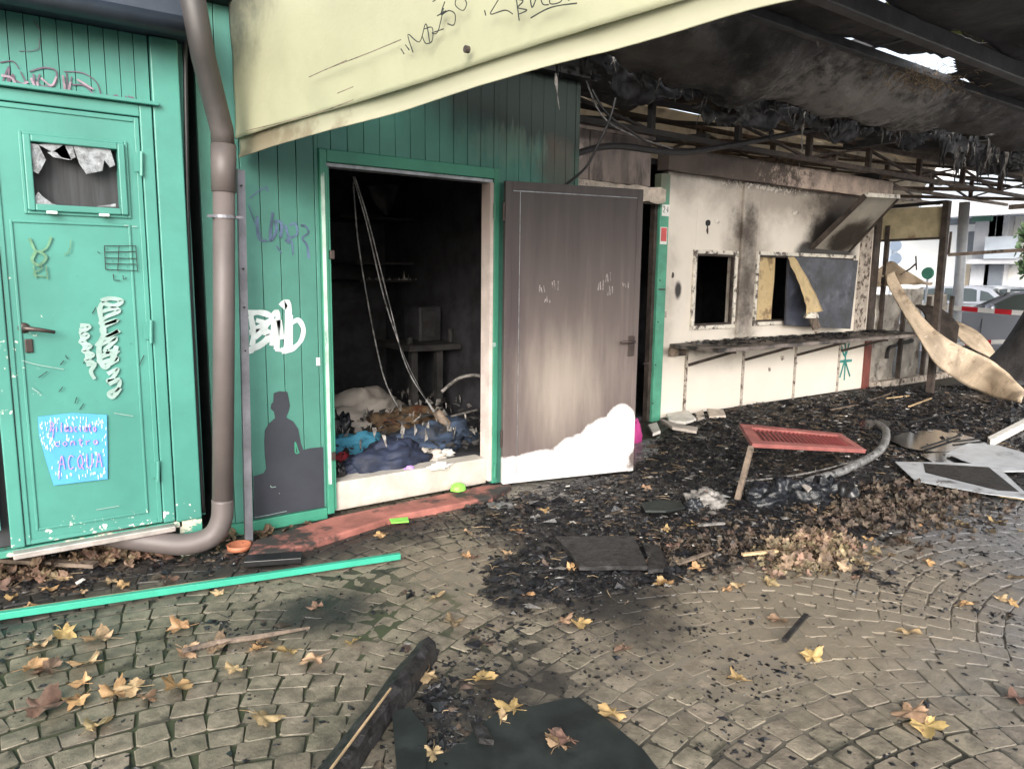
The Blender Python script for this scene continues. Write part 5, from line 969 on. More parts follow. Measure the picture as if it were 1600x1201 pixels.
# louvred red shutter on a propped leg
sh = thing('red_shutter', 'faded red louvred shutter propped up over the ash by a wooden leg', 'shutter', G(1160, 780))
base = G(1157, 782); YS = base.y+.12
s0, s1, s2, s3 = [Vector(v) for v in (atZ(1154,667,.36), atZ(1312,682,.22), atZ(1352,708,.16), atZ(1174,699,.34))]
def SP(u, v, n=0):
    a = s0.lerp(s1, u); b = s3.lerp(s2, u); return a.lerp(b, v)+snn*n
snn = (s1-s0).cross(s3-s0).normalized()
if snn.z < 0: snn = -snn
def sbox(u0, u1, v0, v1, n0, n1, nm, m, par): return MB().prism([SP(u0,v0,n0), SP(u1,v0,n0), SP(u1,v1,n0), SP(u0,v1,n0)], snn*(n1-n0)).build(nm, m, par, bevel=.002)
sbox(0, 1, 0, .16, 0, .03, 'rail', 'red_paint', sh); sbox(0, 1, .84, 1, 0, .03, 'rail', 'red_paint', sh); sbox(0, .09, .161, .839, 0, .03, 'stile', 'red_paint', sh); sbox(.93, 1, .161, .839, 0, .03, 'stile', 'red_paint', sh)
for k in range(20):
    u = .102+k*.0413; MB().prism([SP(u,.165,.010), SP(u+.017,.165,.016), SP(u+.017,.835,.016), SP(u,.835,.010)], snn*.004).build('louvre', 'red_inner', sh)
MB().bar(G(1150,788,.0)+Vector((0,0,.0)), atZ(1174,697,.36), .035, .028).build('wooden_leg', 'weath_wood', sh, bevel=.002)
# curved tube, black melted heap, hose
tb = [atZ(1372,662,.10), atZ(1384,672,.14), atZ(1383,690,.14), atZ(1372,706,.12), atZ(1345,722,.09), atZ(1310,738,.07), atZ(1275,748,.06), atZ(1240,760,.05)]
tag(MB().tube(catmull(tb, 7), [.032]*(7*7+1), 10).build('bent_tube', 'tube', smooth=True), 'ashy grey tube bent round in a hook right of the red shutter', 'tube')
tag(MB().tube(catmull([G(1150,752,.06), G(1200,748,.07), G(1280,735,.06), G(1360,712,.05)], 6), .008, 6).build('burnt_wire', 'shred_pale', smooth=True), 'thin pale burnt wire crossing the ash below the red shutter', 'wire')
for k, (x, y, r, m, lb) in enumerate([(1195,778,(.16,.12,.10),'bag','flattened shiny black bag at the foot of the wooden leg'),(1225,772,(.12,.10,.13),'bag','wrinkled black plastic lump in the middle of the melted heap'),(1258,778,(.13,.10,.11),'bag','folded black plastic lump with an opening near the heap centre'),(1290,768,(.12,.09,.12),'bag','black plastic lump behind the rounded black cap'),(1322,774,(.11,.08,.12),'blackplast','rounded smooth black cap at the right end of the melted heap'),(1105,786,(.12,.09,.10),'shred_pale','grey crumpled foil bundle left of the wooden leg'),(1085,792,(.06,.05,.07),'bag','small black bundle left of the grey foil bundle'),(1175,760,(.2,.1,.05),'bag','long low black fold behind the wooden leg')]):
    p = G(x, y+6, 0); tag(lump('plastic_lump', m, (p.x, p.y, .01), r, seed=40+k, fold=.42 if k != 4 else .15, ridged=k != 4, rot=k), lb, 'lump')
p = G(1101, 770, .09); tag(lump('red_scrap', 'terracotta', (p.x, p.y, .09), (.03,.025,.02), seed=3), 'small red scrap on the grey foil bundle', 'scrap')
slab('torn_cloth_strip', 'linen', [(1244,750),(1250,748),(1268,764),(1262,770)], .11, .01, 'pinkish torn strip lying on the black plastic lumps', 'strip')
# sheets and rail at the right
ws = slab('white_sheet', 'white_sheet', [(1398,722),(1480,723),(1556,727),(1604,772),(1604,780),(1540,772),(1430,752)], .05, .006, 'white framed sheet with burnt black face, nearest the camera at right', 'sheet')
slab('black_face', 'charwood', [(1443,724),(1545,730),(1592,768),(1560,766),(1470,744),(1446,738)], .057, .003, None, None, ws)
slab('white_sheet', 'white_sheet', [(1478,712),(1512,698),(1560,700),(1610,712),(1610,742),(1560,738),(1500,722)], .035, .006, 'bent grey white sheet lying behind the framed sheet at the right edge', 'sheet', wob=.03)
tag(MB().prism([G(1542,694,.02), G(1610,658,.02), G(1610,666,.02), G(1546,700,.02)], (0,0,.07)).build('white_rail', 'white', bevel=.003), 'white plastic rail lying on the ash at the right edge', 'rail')
slab('pale_board', 'yellow_board', [(1540,767),(1606,772),(1606,782),(1560,776)], .02, .01, 'thin yellowish board edge under the framed white sheet', 'board')
for k, (pix, m, lb) in enumerate([([(1040,650),(1075,648),(1088,660),(1070,666),(1045,662)],'white','white plaster slab at the foot of the green jamb'),([(1030,660),(1062,668),(1090,673),(1088,678),(1050,674)],'linen','thin off white strip in front of the plaster slab'),([(1086,650),(1098,645),(1101,656),(1090,660)],'stone','grey brick fragment right of the plaster slab'),([(1104,644),(1130,646),(1134,655),(1108,656)],'stone','longer stone block against the kiosk base'),([(1012,668),(1026,666),(1032,680),(1020,682)],'white','crumpled white scrap beside the magenta plastic')]):
    slab('rubble_piece', m, pix, .03, .03, lb, 'rubble', wob=.02, bevel=.005)
p = G(994, 690, .0); tag(lump('magenta_bundle', 'pink', (p.x, p.y+.02, .0), (.07,.05,.20), seed=6, fold=.2), 'magenta plastic bundle at the right foot of the open steel door', 'bundle')
for k, (a_, b_, m) in enumerate([((1355,626),(1400,612),'weath_wood'),((1385,622),(1420,618),'raw_wood'),((1298,640),(1340,632),'weath_wood'),((1420,660),(1510,640),'cable'),((1440,700),(1500,680),'cable'),((1210,690),(1260,700),'charwood'),((1060,880),(1110,862),'weath_wood'),((1090,820),(1132,817),'shred_pale'),((1160,866),(1215,860),'raw_wood'),((1420,635),(1455,622),'raw_wood'),((1490,690),(1540,684),'charwood'),((1225,1000),(1260,960),'charwood')]):
    tag(MB().bar(G(*a_, .05), G(*b_, .05), .02, .012).build('burnt_stick', m), ['brown stick under the buckled wall', 'short raw wood stick under the buckled wall', 'weathered stick before the brown end post', 'thin black rod beyond the bent tube', 'black rod between puddles and bent tube', 'charred stick beneath the red shutter', 'weathered stick beside the flat charred board', 'pale ashy stick before the grey foil bundle', 'raw stick at the left of the leaf heap', 'raw wood splinter near the foot of the plywood', 'charred stick behind the white sheets', 'charred stick lying on the right hand cobbles'][k], 'stick')
# charcoal debris
def chunks(name, m, n, dens, size, z0, seed, flat=.5, label='', cat='debris', xr=(-.6, 12.5), yr=(.5, 5.2)):
    r = np.random.default_rng(seed); X = []; 
    u = r.random((n*14, 3)); xs = xr[0]+(xr[1]-xr[0])*u[:, 0]**1.25; ys = yr[0]+(yr[1]-yr[0])*u[:, 1]; b = dens(xs, ys); ok = b > u[:, 2]; xs, ys = xs[ok][:n], ys[ok][:n]
    zs = np.maximum(ash_h(xs, ys), 0); k = len(xs); s = size*np.exp(np.clip(r.normal(0, .5, k), -1.2, 1.0))*(1+xs*.04); dirs = r.uniform(-1, 1, (k, 6, 3))
    base = np.array([[1,0,0],[0,1,0],[-1,0,0],[0,-1,0],[0,0,1],[0,0,-.5]]); V = (base+dirs*.45)*s[:, None, None]*np.array([1, 1, flat]); el = r.uniform(.5, 1.9, k); V[:, :, 0] *= el[:, None]
    a = r.uniform(0, 6.3, k); c, sn = np.cos(a)[:, None], np.sin(a)[:, None]; x, y = V[:, :, 0].copy(), V[:, :, 1].copy(); V[:, :, 0] = x*c-y*sn+xs[:, None]; V[:, :, 1] = x*sn+y*c+ys[:, None]; V[:, :, 2] += (zs+z0+s*flat*.35)[:, None]
    T = np.array([[0,1,4],[1,2,4],[2,3,4],[3,0,4],[1,0,5],[2,1,5],[3,2,5],[0,3,5]]); F = (np.arange(k)[:, None, None]*6+T[None]).reshape(-1, 3)
    me = bpy.data.meshes.new(name); me.from_pydata(V.reshape(-1, 3).tolist(), [], F.tolist()); me.materials.append(MT[m])
    at_ = me.attributes.new('tone', 'FLOAT', 'POINT'); at_.data.foreach_set('value', np.repeat(r.random(k), 6).astype(np.float32))
    o = bpy.data.objects.new(name, me); COL.objects.link(o); o['kind'] = 'stuff'; tag(o, label, cat); return o
dn1 = lambda x, y: np.clip(burn_at(x, y)*.9, 0, 1)*(.35+.65*(fb(x, y, 1.4, 3, 15) > -.1))
chunks('charcoal_debris', 'char_gloss', 34000, dn1, .0078, 0, 1, label='black charcoal crumbs strewn over the ash in front of the kiosk')
chunks('charcoal_lumps', 'char_gloss', 2600, lambda x, y: np.clip(burn_at(x, y)-.2, 0, 1)*(fb(x, y, 1.1, 3, 19) > -.05), .017, 0, 2, label='bigger charcoal lumps lying in the ash')
chunks('brown_debris', 'litter', 3000, lambda x, y: np.clip(burn_at(x, y)*.6+.1, 0, 1)*(fb(x, y, .9, 3, 29) > 0), .011, .003, 3, flat=.3, label='brown crumbs of burnt leaf in the ash')
chunks('pale_debris', 'shred_pale', 900, lambda x, y: np.clip(burn_at(x, y), 0, 1), .009, .006, 4, flat=.3, label='pale ash flakes scattered on the charcoal')
chunks('white_flakes', 'white', 130, lambda x, y: np.clip(burn_at(x, y), 0, 1), .010, .008, 5, flat=.25, label='white paper flakes scattered on the charcoal')
chunks('cobble_crumbs', 'char_gloss', 9500, lambda x, y: np.clip(.10+.5*(burn_at(x, y) > -1.6)*(fb(x, y, 1.7, 4, 33) > .15), 0, 1), .0045, 0, 6, label='black crumbs sprinkled over the cobbles', xr=(-.5, 7), yr=(.5, 4))
chunks('counter_debris_source', 'char_gloss', 1, dn1, .01, 0, 7, label='tiny crumbs by the kiosk')
bpy.data.objects.remove(bpy.data.objects['counter_debris_source'])
mb = MB()
for i in range(700):
    x = random.uniform(c0+.15, 9.8); y = KY-random.uniform(.02, dpth-.03) if random.random() < .6 else KY-.1-abs(random.gauss(0, .06)); s_ = random.uniform(.008, .045); y = max(y, KY-dpth+.01)
    v = [Vector((random.uniform(-1,1)*s_*1.5, random.uniform(-1,1)*s_, random.uniform(-.2,1)*s_*.5))+Vector((x, y, cz+.008)) for _ in range(5)]; mb.add(v, [(0,1,2),(0,2,3),(0,3,1),(1,3,2),(1,4,3),(0,4,1),(2,4,0)])
tag(mb.build('counter_debris', 'char_gloss', kind='stuff'), 'charred debris strewn along the kiosk counter', 'debris')
for a_, b_ in (((1232,517),(1250,514)),((1255,516),(1280,519)),((1225,512),(1240,510))): 
    tag(MB().bar(atZ(*a_, cz+.03), atZ(*b_, cz+.03), .03, .012).build('wood_scrap', 'plywood'), {1232:'orange wood scrap lying below the curled yellow strip', 1255:'orange wood scrap nearest the black panel foot', 1225:'orange wood scrap farthest left on the counter debris'}[a_[0]], 'wood scrap')
# needles and twigs
def twigs(name, m, n, dens, L, seed, label):
    r = random.Random(seed); mb = MB(); k = 0
    while k < n:
        x, y = r.uniform(-.5, 9), r.uniform(.6, 5)
        if dens(x, y) < r.random(): continue
        a = r.uniform(0, 6.3); l = L*r.uniform(.4, 1.6); z = max(float(ash_h(np.array(x), np.array(y))), 0)+.008; d_ = Vector((math.cos(a), math.sin(a), 0)); s_ = Vector((-d_.y, d_.x, 0))*l*.25*r.uniform(-1, 1); p = Vector((x, y, z))
        mb.tube([p-d_*l/2, p+s_+Vector((0,0,.006)), p+d_*l/2], [.0016,.0018,.0008], 3, cap=False); k += 1
    tag(mb.build(name, m, kind='stuff'), label, 'twigs')
twigs('pale_twigs', 'straw', 420, lambda x, y: float(np.clip(burn_at(np.array(x), np.array(y))*.8+.08, 0, 1)), .07, 3, 'pale straws and leaf stalks scattered on the ground')
twigs('black_twigs', 'charwood', 500, lambda x, y: float(np.clip(burn_at(np.array(x), np.array(y))*.5+.15, 0, 1)), .08, 4, 'charred twigs scattered on the ground')
# =================================================================== LEAVES
def leaf_mesh(seed, m):
    r = random.Random(seed); out = []; lobes = [(-2.2,.62),(-1.15,.86),(0,.98),(1.15,.86),(2.2,.62)]; A = []
    for i, (a, l) in enumerate(lobes):
        l *= r.uniform(.85, 1.12); A += [(a-.34, l*.70), (a-.17, l*.80), (a-.10, l*.78), (a, l), (a+.12, l*.80), (a+.19, l*.86), (a+.34, l*.70)]
        if i < 4: A.append((a+.57, .52*r.uniform(.8, 1.15)))
    A += [(2.75, .30), (math.pi, .12), (-2.75, .30)]; n = len(A); cx, cy, fold, tw = r.uniform(-.6, 1.2), r.uniform(-.4, 1.2), r.uniform(-.4, 1.5), r.uniform(-.8, .8); vs = [(0, 0, 0)]
    for rad in (.5, 1.0):
        for a, l in A:
            x, y = math.cos(a)*l*rad, math.sin(a)*l*rad; z = cx*x*x*.5+cy*y*y*.6+tw*x*y+.13*math.sin(a*5+seed)*rad+.10*math.sin(a*3+seed*2)*rad+fold*abs(y)*.35; vs.append((x, y, z))
    fs = [(0, 1+i, 1+(i+1)%n) for i in range(n)]+[(1+i, 1+n+i, 1+n+(i+1)%n, 1+(i+1)%n) for i in range(n)]
    k = len(vs); st_ = [(-.1,0,.0),(-.45,.06,.04),(-.8,.02,.02)]
    for i, p in enumerate(st_): vs += [(p[0], p[1]-.018, p[2]), (p[0], p[1]+.018, p[2]), (p[0], p[1], p[2]+.03)]
    fs += [(k+3*i+j, k+3*i+(j+1)%3, k+3*i+3+(j+1)%3, k+3*i+3+j) for i in range(2) for j in range(3)]
    zmin = min(v[2] for v in vs); vs = [(x*.068, y*.068, (z-zmin)*.044) for x, y, z in vs]
    me = bpy.data.meshes.new('plane_leaf'); me.from_pydata(vs, [], fs); me.materials.append(MT[m]); me.polygons.foreach_set('use_smooth', [True]*len(me.polygons)); return me
LM = {c: [leaf_mesh(i*3+k, m) for i in range(6)] for k, (c, m) in enumerate((('yellow', 'leaf_y'), ('tan', 'leaf_t'), ('brown', 'leaf_b')))}
LP = [(20,935),(70,902),(98,906),(76,924),(110,922),(175,912),(190,919),(262,908),(128,928),(45,950),(100,990),(160,1003),(64,1012),(283,984),(337,1014),(289,1021),(50,1047),(80,1050),(140,1040),(130,1070),(180,1090),(225,1095),(212,1080),(274,1076),(65,1112),(150,1142),(124,1098),(405,1010),(365,1050),(401,1017),(450,1021),(493,1036),(405,1126),(551,1006),(495,952),(343,929),
 (729,872),(744,872),(793,866),(892,895),(937,851),(951,844),(1007,853),(1039,913),(1050,859),(1093,885),(1041,831),(983,834),(907,786),(853,800),(808,834),(729,833),(682,936),(823,934),(705,975),(881,973),(904,977),(975,1016),(665,1060),(752,1065),(956,1120),(782,1129),(676,1180),(802,1112),(887,1161),(873,1168),(595,838),(705,765),
 (1086,821),(1078,824),(1090,890),(1007,767),(1120,864),(1268,797),(1294,799),(1302,757),(1356,845),(1409,849),(1502,821),(1553,817),(1469,825),(1484,750),(1587,707),(1448,880),(1500,885),(1596,832),(1429,823),(1062,883),(1039,832),
 (1037,914),(1135,923),(1154,919),(1199,912),(1506,947),(1585,906),(1562,938),(1579,942),(1588,1096),(1427,1120),(1446,1139),(1154,1064),(1217,972),(1420,990),(1268,1030),(1330,634),(1480,620)]
BIG = {(160,1003):1.5,(80,1050):1.35,(65,1112):1.6,(405,1126):1.2,(956,1120):1.15,(1427,1120):1.4,(1446,1139):1.1,(283,984):1.2,(274,1076):1.2,(140,1040):1.2,(100,990):1.2,(1154,1064):.9}
LMK = [('the terracotta saucer',374,862),('the left end of the green batten',100,955),('the right end of the green batten',620,870),('the weathered stick on the cobbles',400,1000),('the top of the charred beam',660,1015),('the bottom left corner',40,1150),('the narrow black felt strip',640,1150),('the big black felt sheet',850,1140),('the flat charred board',945,868),('the foot of the steel door',880,770),('the grey foil bundle',1105,790),('the black plastic lumps',1260,790),('the leaf heap',1250,850),('the framed white sheet',1500,750),('the right edge of the cobbles',1580,900),('the bottom right corner',1550,1150),('the red shutter',1260,690),('the middle of the right cobbles',1200,1020)]
lf = []
for i, (x, y) in enumerate(LP):
    c = 'yellow' if (i*7) % 10 < 4 else ('tan' if (i*7) % 10 < 8 else 'brown')
    p = atZ(x, y, 0); z = max(float(ash_h(np.array(p.x), np.array(p.y))), .003)+.003
    o = bpy.data.objects.new('plane_leaf', LM[c][random.randrange(6)]); COL.objects.link(o); s_ = BIG.get((x, y), random.uniform(.75, 1.15))*(1.1 if y > 950 else .9)
    o.location = (p.x, p.y, z); o.rotation_euler = (random.uniform(-.3,.3), random.uniform(-.3,.3), random.uniform(0, 6.3)); o.scale = (s_, s_*random.uniform(.7, 1), s_)
    k = min(range(len(LMK)), key=lambda j: (LMK[j][1]-x)**2+(LMK[j][2]-y)**2); lf.append((k, math.hypot(LMK[k][1]-x, LMK[k][2]-y), c, o))
ORD = ['', '2nd ', '3rd ']+['%dth ' % i for i in range(4, 40)]
for k in range(len(LMK)):
    L_ = sorted([t for t in lf if t[0] == k], key=lambda t: t[1])
    for j, t in enumerate(L_): tag(t[3], '%s plane leaf, %snearest to %s' % (t[2], ORD[j], LMK[k][0]), 'leaf', 'fallen plane leaves on the ground')
# leaf litter heaps
def litter(name, m, n, pc, sp, hgt, seed, label, sz=(.35, .7), dens=None):
    r = random.Random(seed); mb = MB(); c = G(*pc, 0)
    for i in range(n):
        if dens: 
            while True:
                x, y = r.uniform(-1, 8), r.uniform(2, 5)
                if dens(x, y) > r.random(): break
            h = 0
        else:
            gx, gy = r.gauss(0, .5), r.gauss(0, .5); x, y = c.x+gx*sp[0], c.y+gy*sp[1]; h = hgt*math.exp(-(gx*gx+gy*gy)*1.6)*r.random()
        me = LM['brown'][r.randrange(6)]; s_ = r.uniform(*sz); M_ = Matrix.Translation((x, y, max(float(ash_h(np.array(x), np.array(y))), 0)+h+.004)) @ Matrix.Rotation(r.uniform(0, 6.3), 4, 'Z') @ Matrix.Rotation(r.uniform(-1.1, 1.1), 4, 'X') @ Matrix.Rotation(r.uniform(-1.1, 1.1), 4, 'Y') @ Matrix.Scale(s_, 4)
        mb.add([M_ @ v.co for v in me.vertices], [tuple(p.vertices) for p in me.polygons], r.random())
    tag(mb.build(name, m, kind='stuff', smooth=True), label, 'leaf litter')
litter('leaf_heap', 'leaf_heap', 420, (1268,868), (.34, .20), .13, 1, 'heap of dry tan leaves below the black plastic lumps', (.4, .8))
litter('leaf_litter', 'litter', 700, (1400,800), (1.0, .42), .06, 2, 'brown leaf litter between the leaf heap and the white sheets', (.3, .75))
litter('leaf_litter', 'litter', 300, (1130,858), (.7, .35), .03, 3, 'brown leaf litter right of the flat charred board', (.25, .6))
litter('leaf_litter', 'leaf_b', 220, (200,870), (.75, .14), .05, 4, 'brown leaf litter under the pipe and the green cabin', (.5, 1.0))
litter('leaf_litter', 'leaf_b', 60, (40,900), (.5, .14), .02, 5, 'brown leaf litter at the left edge under the green cabin', (.5, 1.0))
# =================================================================== STREET BEYOND
# tree on the right
tree = thing('plane_tree', 'dark thick tree trunk leaning at the right edge, its leafy crown above the canopy', 'tree', (13.2, 4.3, 0))
b0 = atZ(1592, 588, 0); tw = [(p+Vector((0,.16,0)), w_) for p, w_ in [(b0+Vector((0, -.15, -.05)), .62), (b0+Vector((.03,-.28,.35)), .42), (b0+Vector((.1,-.48,1.2)), .30), (b0+Vector((.2,-.62,2.4)), .27), (b0+Vector((.2,-.6,3.6)), .24), (b0+Vector((.1,-.4,5.0)), .18), (b0+Vector((0,-.2,6.4)), .1)]]
cc = catmull([t[0] for t in tw], 5); rr_ = np.interp(np.linspace(0, len(tw)-1, len(cc)), range(len(tw)), [t[1] for t in tw]); o = MB().tube(cc, [float(v) for v in rr_], 20).build('trunk', 'bark', tree, smooth=True)
for k in range(7):
    a = k*.9; MB().tube(catmull([cc[-10+k], cc[-10+k]+Vector((math.cos(a)*1.2, math.sin(a)*1.2, .7)), cc[-10+k]+Vector((math.cos(a)*2.6, math.sin(a)*2.6, 1.5))], 4), [.09,.085,.08,.07,.06,.05,.04,.03,.02], 6).build('limb', 'bark', tree)
def crown(nm, m, c, r, n, seed, parent, ls=.09, cl=26):
    g = np.random.default_rng(seed); cs = g.normal(0, 1, (cl, 3)); cs /= np.linalg.norm(cs, axis=1)[:, None]; cs = cs*g.uniform(.35, 1, (cl, 1))*np.array(r)*.8+np.array(c)
    P = cs[g.integers(0, cl, n)]+g.normal(0, .16, (n, 3))*np.array(r); d1 = g.normal(0, 1, (n, 3)); d1 /= np.linalg.norm(d1, axis=1)[:, None]; d2 = np.cross(d1, g.normal(0, 1, (n, 3))); d2 /= np.linalg.norm(d2, axis=1)[:, None]; s = ls*g.uniform(.6, 1.4, (n, 1))
    V = np.stack([P-d1*s, P+d2*s*.5, P+d1*s, P-d2*s*.5], 1).reshape(-1, 3); F = np.arange(n*4).reshape(-1, 4); me = bpy.data.meshes.new(nm); me.from_pydata(V.tolist(), [], F.tolist()); me.materials.append(MT[m])
    a_ = me.attributes.new('tone', 'FLOAT', 'POINT'); a_.data.foreach_set('value', np.repeat(g.random(n), 4).astype(np.float32)); o = bpy.data.objects.new(nm, me); COL.objects.link(o); o.parent = parent; o.matrix_parent_inverse = Matrix.Translation(-parent.location)
crown('crown', 'foliage_y', (b0.x-.6, b0.y-.3, 6.4), (3.6, 3.6, 1.9), 9000, 3, tree, .12)
# street plants right of the far building
bt = thing('street_tree', 'light green leafy tree before the far building at the right edge', 'tree', (24, 5.6, -.16))
p = atX(1590, 395, 24); MB().tube([(p.x, p.y-.4, -.16), (p.x, p.y-.4, 2.2), (p.x, p.y-.3, 3.6)], [.12,.10,.05], 8).build('trunk', 'bark', bt); crown('crown', 'foliage', (p.x, p.y-.75, 2.2), (.9, 1.0, 1.2), 2400, 8, bt, .11, 18)
# far building
FX = 33.; f_ = lambda x, y, X=FX: atX(x, y, X)
bd = thing('far_building', 'white far building with grey piers under a blue grey slab across the street', 'building', (FX, 12, 0))
def fbx(x0, x1, y0, y1, nm, m, dx=0, dep=.3, par=None):
    a, b = f_(x0, y0, FX-dx), f_(x1, y1, FX-dx); return MB().box((FX-dx, min(a.y, b.y), min(a.z, b.z)), (FX-dx+dep, max(a.y, b.y), max(a.z, b.z))).build(nm, m, par or bd)
MB().box((FX, -30, -.3), (FX+10, 60, 9)).build('wall', 'bwhite', bd)
fbx(1440, 1760, 283, 318, 'slab', 'bblue', 3.0, 2.99); fbx(1440, 1760, 318, 325, 'slab_edge', 'bgrey', 3.1, .3)
for x0, x1 in ((1527,1546),(1549,1557),(1560,1565),(1630,1650)): fbx(x0, x1, 322, 447, 'pier', 'bgrey', .6, .5)
fbx(1483, 1524, 332, 350, 'window', 'bdark', .05, .1); fbx(1511, 1524, 362, 396, 'window', 'bdark', .1, .1)
fbx(1519, 1548, 330, 345, 'shop_sign', 'bgreen', 1.2, .2)
for k in range(6): fbx(1571, 1585, 334+k*3, 336+k*3, 'louvre', 'bgrey', .08, .07)
fbx(1544, 1556, 375, 402, 'window', 'bdark', .7, .09)
fbx(1506, 1600, 405, 412, 'balcony', 'bgrey', 1.4, 1.3); fbx(1540, 1592, 370, 404, 'balcony_glass', 'bblue', 1.5, .05)
fbx(1508, 1545, 412, 450, 'entrance', 'bcream', .3, .3); fbx(1516, 1530, 420, 450, 'entrance_door', 'seam', .4, .1); fbx(1546, 1564, 410, 450, 'window', 'bdark', .7, .1)
fbx(1382, 1400, 370, 412, 'window', 'bblue', .05, .1); fbx(1415, 1425, 320, 345, 'window', 'bgrey', .05, .1)
# cars
def car(name, label, m, loc, yaw, L=4.3, Wd=1.78, H=1.47):
    t = thing(name, label, 'car', loc, 'cars parked along the street'); Rm = Matrix.Translation(loc) @ Matrix.Rotation(yaw, 4, 'Z')
    low_ = [(0,.32),(.02,.62),(.06,.80),(.22,.90),(1.05,.98),(3.35,1.02),(4.1,.98),(4.26,.80),(4.3,.45),(4.22,.30),(3.85,.22),(.5,.22)]
    k = L/4.3
    def loft(prof, w0, w1, z0, z1):
        vs = []
        for s in (-1, 1):
            for x, z in prof:
                f_w = w0+(w1-w0)*min(max((z-z0)/(z1-z0), 0), 1); e_ = .12*max(0, .5-min(x, 4.3-x)) if z1 < 1.1 else 0; vs.append(Rm @ Vector(((x-2.15)*k, s*(f_w/2-e_), z*H/1.47)))
        n = len(prof); return MB().add(vs, [tuple(range(n))[::-1], tuple(range(n, 2*n))]+[(i, (i+1)%n, n+(i+1)%n, n+i) for i in range(n)])
    body = loft(low_, Wd*.94, Wd, .2, .75).build('body', m, t, bevel=.05)
    gh = [(1.0,.97),(1.75,1.38),(2.1,1.46),(3.1,1.47),(3.55,1.40),(4.05,1.0)]
    loft(gh, Wd*.95, Wd*.74, .97, 1.47).build('cabin', m, t, bevel=.04)
    def side(poly, nm, mm, off, par=t):
        for s in (-1, 1):
            pl_ = [Rm @ Vector(((x-2.15)*k, s*((Wd*.95+(Wd*.74-Wd*.95)*min(max((z-.97)/.5, 0), 1))/2+off), z*H/1.47)) for x, z in poly]; MB().prism(pl_, Rm.to_3x3() @ Vector((0, s*.012, 0))).build(nm, mm, par)
    side([(1.30,1.03),(1.80,1.34),(2.18,1.40),(2.28,1.40),(2.28,1.03)], 'side_window', 'car_glass', .004); side([(2.36,1.03),(2.36,1.40),(3.05,1.40),(3.20,1.36),(3.26,1.03)], 'side_window', 'car_glass', .004); side([(3.34,1.05),(3.30,1.35),(3.50,1.30),(3.80,1.06)], 'side_window', 'car_glass', .004)
    for x0, z0, x1, z1, nm in ((1.05,1.0,1.70,1.37,'windscreen'),(4.02,1.02,3.58,1.38,'rear_window')):
        q_ = [Rm @ Vector(((x-2.15)*k+(-.035 if nm == 'windscreen' else .035), y, z*H/1.47+.02)) for x, y, z in ((x0,-Wd*.44,z0),(x0,Wd*.44,z0),(x1,Wd*.36,z1),(x1,-Wd*.36,z1))]; MB().prism(q_, (0,0,.01)).build(nm, 'car_glass', t)
    for x in (.82, 3.42):
        for s in (-1, 1):
            c_ = Rm @ Vector(((x-2.15)*k, s*(Wd/2-.10), .32)); ax = Rm.to_3x3() @ Vector((0, s, 0)); w_ = MB().tube([c_-ax*.09, c_+ax*.09, c_+ax*.115], [.32, .32, .27], 22).build('wheel', 'tyre', t); MB().tube([c_+ax*.10, c_+ax*.125], [.21, .19], 14).build('rim', 'rim', w_)
    for x in (1.95, 2.95):
        for s in (-1, 1): c_ = Rm @ Vector(((x+.25-2.15)*k, s*(Wd/2+.004), .86)); MB().bar(c_-(Rm.to_3x3() @ Vector((.09,0,0))), c_+(Rm.to_3x3() @ Vector((.09,0,0))), .03, .03).build('door_handle', m, t)
    for x in (1.28, 2.32, 3.3):
        for s in (-1, 1):
            a_, b_ = Rm @ Vector(((x-2.15)*k, s*(Wd/2-.004), .35)), Rm @ Vector(((x-2.15)*k, s*(Wd/2+.0-.035), .98)); MB().bar(a_, b_, .012, .012).build('door_gap', 'tyre', t)
    for s in (-1, 1):
        c_ = Rm @ Vector((-.72*k, s*(Wd/2+.06), 1.03)); lump('mirror', m, c_, (.08,.10,.12), t, nu=12, nv=6, fold=.02, ridged=False)
        a_ = Rm @ Vector((-2.06*k, s*(Wd/2-.30), .68)); MB().bar(a_-(Rm.to_3x3() @ Vector((0,.16,0))), a_+(Rm.to_3x3() @ Vector((0,.16,0))), .12, .14).build('headlight', 'glass', t)
        a_ = Rm @ Vector((2.08*k, s*(Wd/2-.24), .82)); MB().bar(a_-(Rm.to_3x3() @ Vector((0,.14,0))), a_+(Rm.to_3x3() @ Vector((0,.14,0))), .10, .14).build('tail_light', 'lamp_red', t)
    return t
p = atX(1590, 520, 18.9); car('parked_car', 'blue grey parked car behind the barrier tape, the nearest one', 'car_grey', (18.9, p.y-.35, -.16), math.radians(-80))
for k, (x, X, m, lb, L_) in enumerate([(1478, 24.5, 'car_silver', 'silver parked car of the second row, left of the white pole', 4.4), (1575, 25.0, 'car_white', 'white parked car of the second row, right of the white pole', 4.2), (1520, 28.5, 'car_silver', 'farthest silver parked car, before the far building entrance', 4.2), (1600, 28.8, 'car_white', 'farthest white parked car, under the street tree', 4.2)]):
    p = atX(x, 460, X); car('parked_car', lb, m, (X, p.y, -.16), math.radians(-86+4*k), L_)
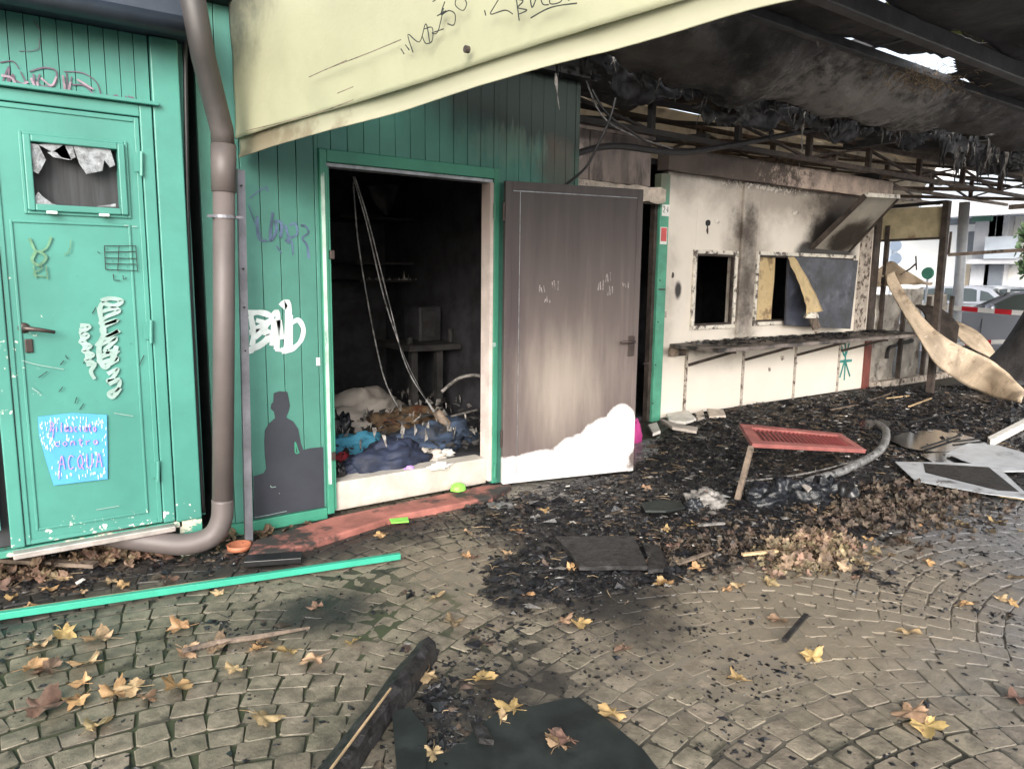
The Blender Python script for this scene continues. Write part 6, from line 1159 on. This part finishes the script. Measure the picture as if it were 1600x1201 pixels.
# barrier tapes: white strips with red bands
def tape(pts, h, label, nseg):
    t = thing('barrier_tape', label, 'barrier tape', pts[0]); c = catmull(pts, 12); tot = [0]
    for a, b in zip(c, c[1:]): tot.append(tot[-1]+(b-a).length)
    def at_s(s):
        for i in range(len(c)-1):
            if tot[i+1] >= s: return c[i].lerp(c[i+1], (s-tot[i])/(tot[i+1]-tot[i]+1e-9))
        return c[-1]
    n = int(tot[-1]/nseg)
    for i in range(n):
        a, b = at_s(i*nseg), at_s((i+1)*nseg-.002); sl2 = Vector((0, .12*nseg, 0)) if 0 else Vector((0,0,0)); MB().prism([a-Vector((0,0,h/2)), b-Vector((0,0,h/2)), b+Vector((0,0,h/2)), a+Vector((0,0,h/2))], (.004,0,0)).build('red_band' if i % 2 else 'white_band', 'tape_r' if i % 2 else 'tape_w', t)
tape([atX(1430,476,14.5), atX(1480,480,14.6), atX(1540,485,14.7), atX(1600,489,14.8), atX(1680,492,14.9)], .085, 'upper red and white barrier tape strung before the parked cars', .26)
tape([atX(1470,540,14.5), atX(1530,535,14.6), atX(1600,533,14.8), atX(1680,532,14.9)], .075, 'lower red and white barrier tape hanging below the other one', .40)
# street pole with signs, second pole, outer rail
pl = thing('street_pole', 'pale galvanised pole standing right of the burnt wing post', 'pole', (14.9, 6, -.0)); a = atX(1506, 330, 14.9); b = atX(1495, 500, 14.9)
MB().tube([(14.9, b.y, -.035), (14.9, (a.y+b.y)/2, 1.8), (14.9, a.y, 2.9)], .09, 14).build('pole_shaft', 'pole', pl, smooth=True)
MB().tube([(14.9, b.y, -.035), (14.9, b.y, .03)], .15, 14).build('base_collar', 'pole', pl)
sp_ = thing('road_sign', 'post with two round blue road signs seen through the wing window', 'road sign', (22, 12, -.16)); a = atX(1396, 385, 22); MB().tube([(22, a.y, -.16), (22, a.y, 3.2)], .035, 8).build('sign_post', 'pole', sp_)
for yy in (384, 404): c_ = atX(1400, yy, 21.9); MB().tube([c_, c_+Vector((-.02,0,0))], .17, 20).build('sign_disc', 'sign_blue', sp_)
a, b = atX(1482, 398, 12.6), atX(1640, 388, 12.6)
rl = thing('outer_frame', 'rusty pale horizontal rail with short upright past the wing post', 'frame', a); MB().bar(a, b, .04, .05).build('rail', 'truss_pale', rl); MB().bar(a, atX(1486,362,12.6), .03, .03, (1,0,0)).build('upright', 'truss', rl)
for k in (1,): MB().bar((12.6, b.y, -.03), (12.6, b.y, 2.9), .06, .06, (1,0,0)).build('post', 'truss', rl)
a = atX(1450, 430, 16.5); mi = thing('traffic_mirror', 'round green tinted traffic mirror on a thin post before the cars', 'mirror', (16.5, a.y, 0))
MB().tube([(16.5, a.y, -.035), (16.5, a.y, 1.55)], .025, 8).build('mirror_post', 'pole', mi); MB().tube([(16.49, a.y, 1.62), (16.45, a.y, 1.62)], [.13,.12], 20).build('mirror_disc', 'jamb', mi)
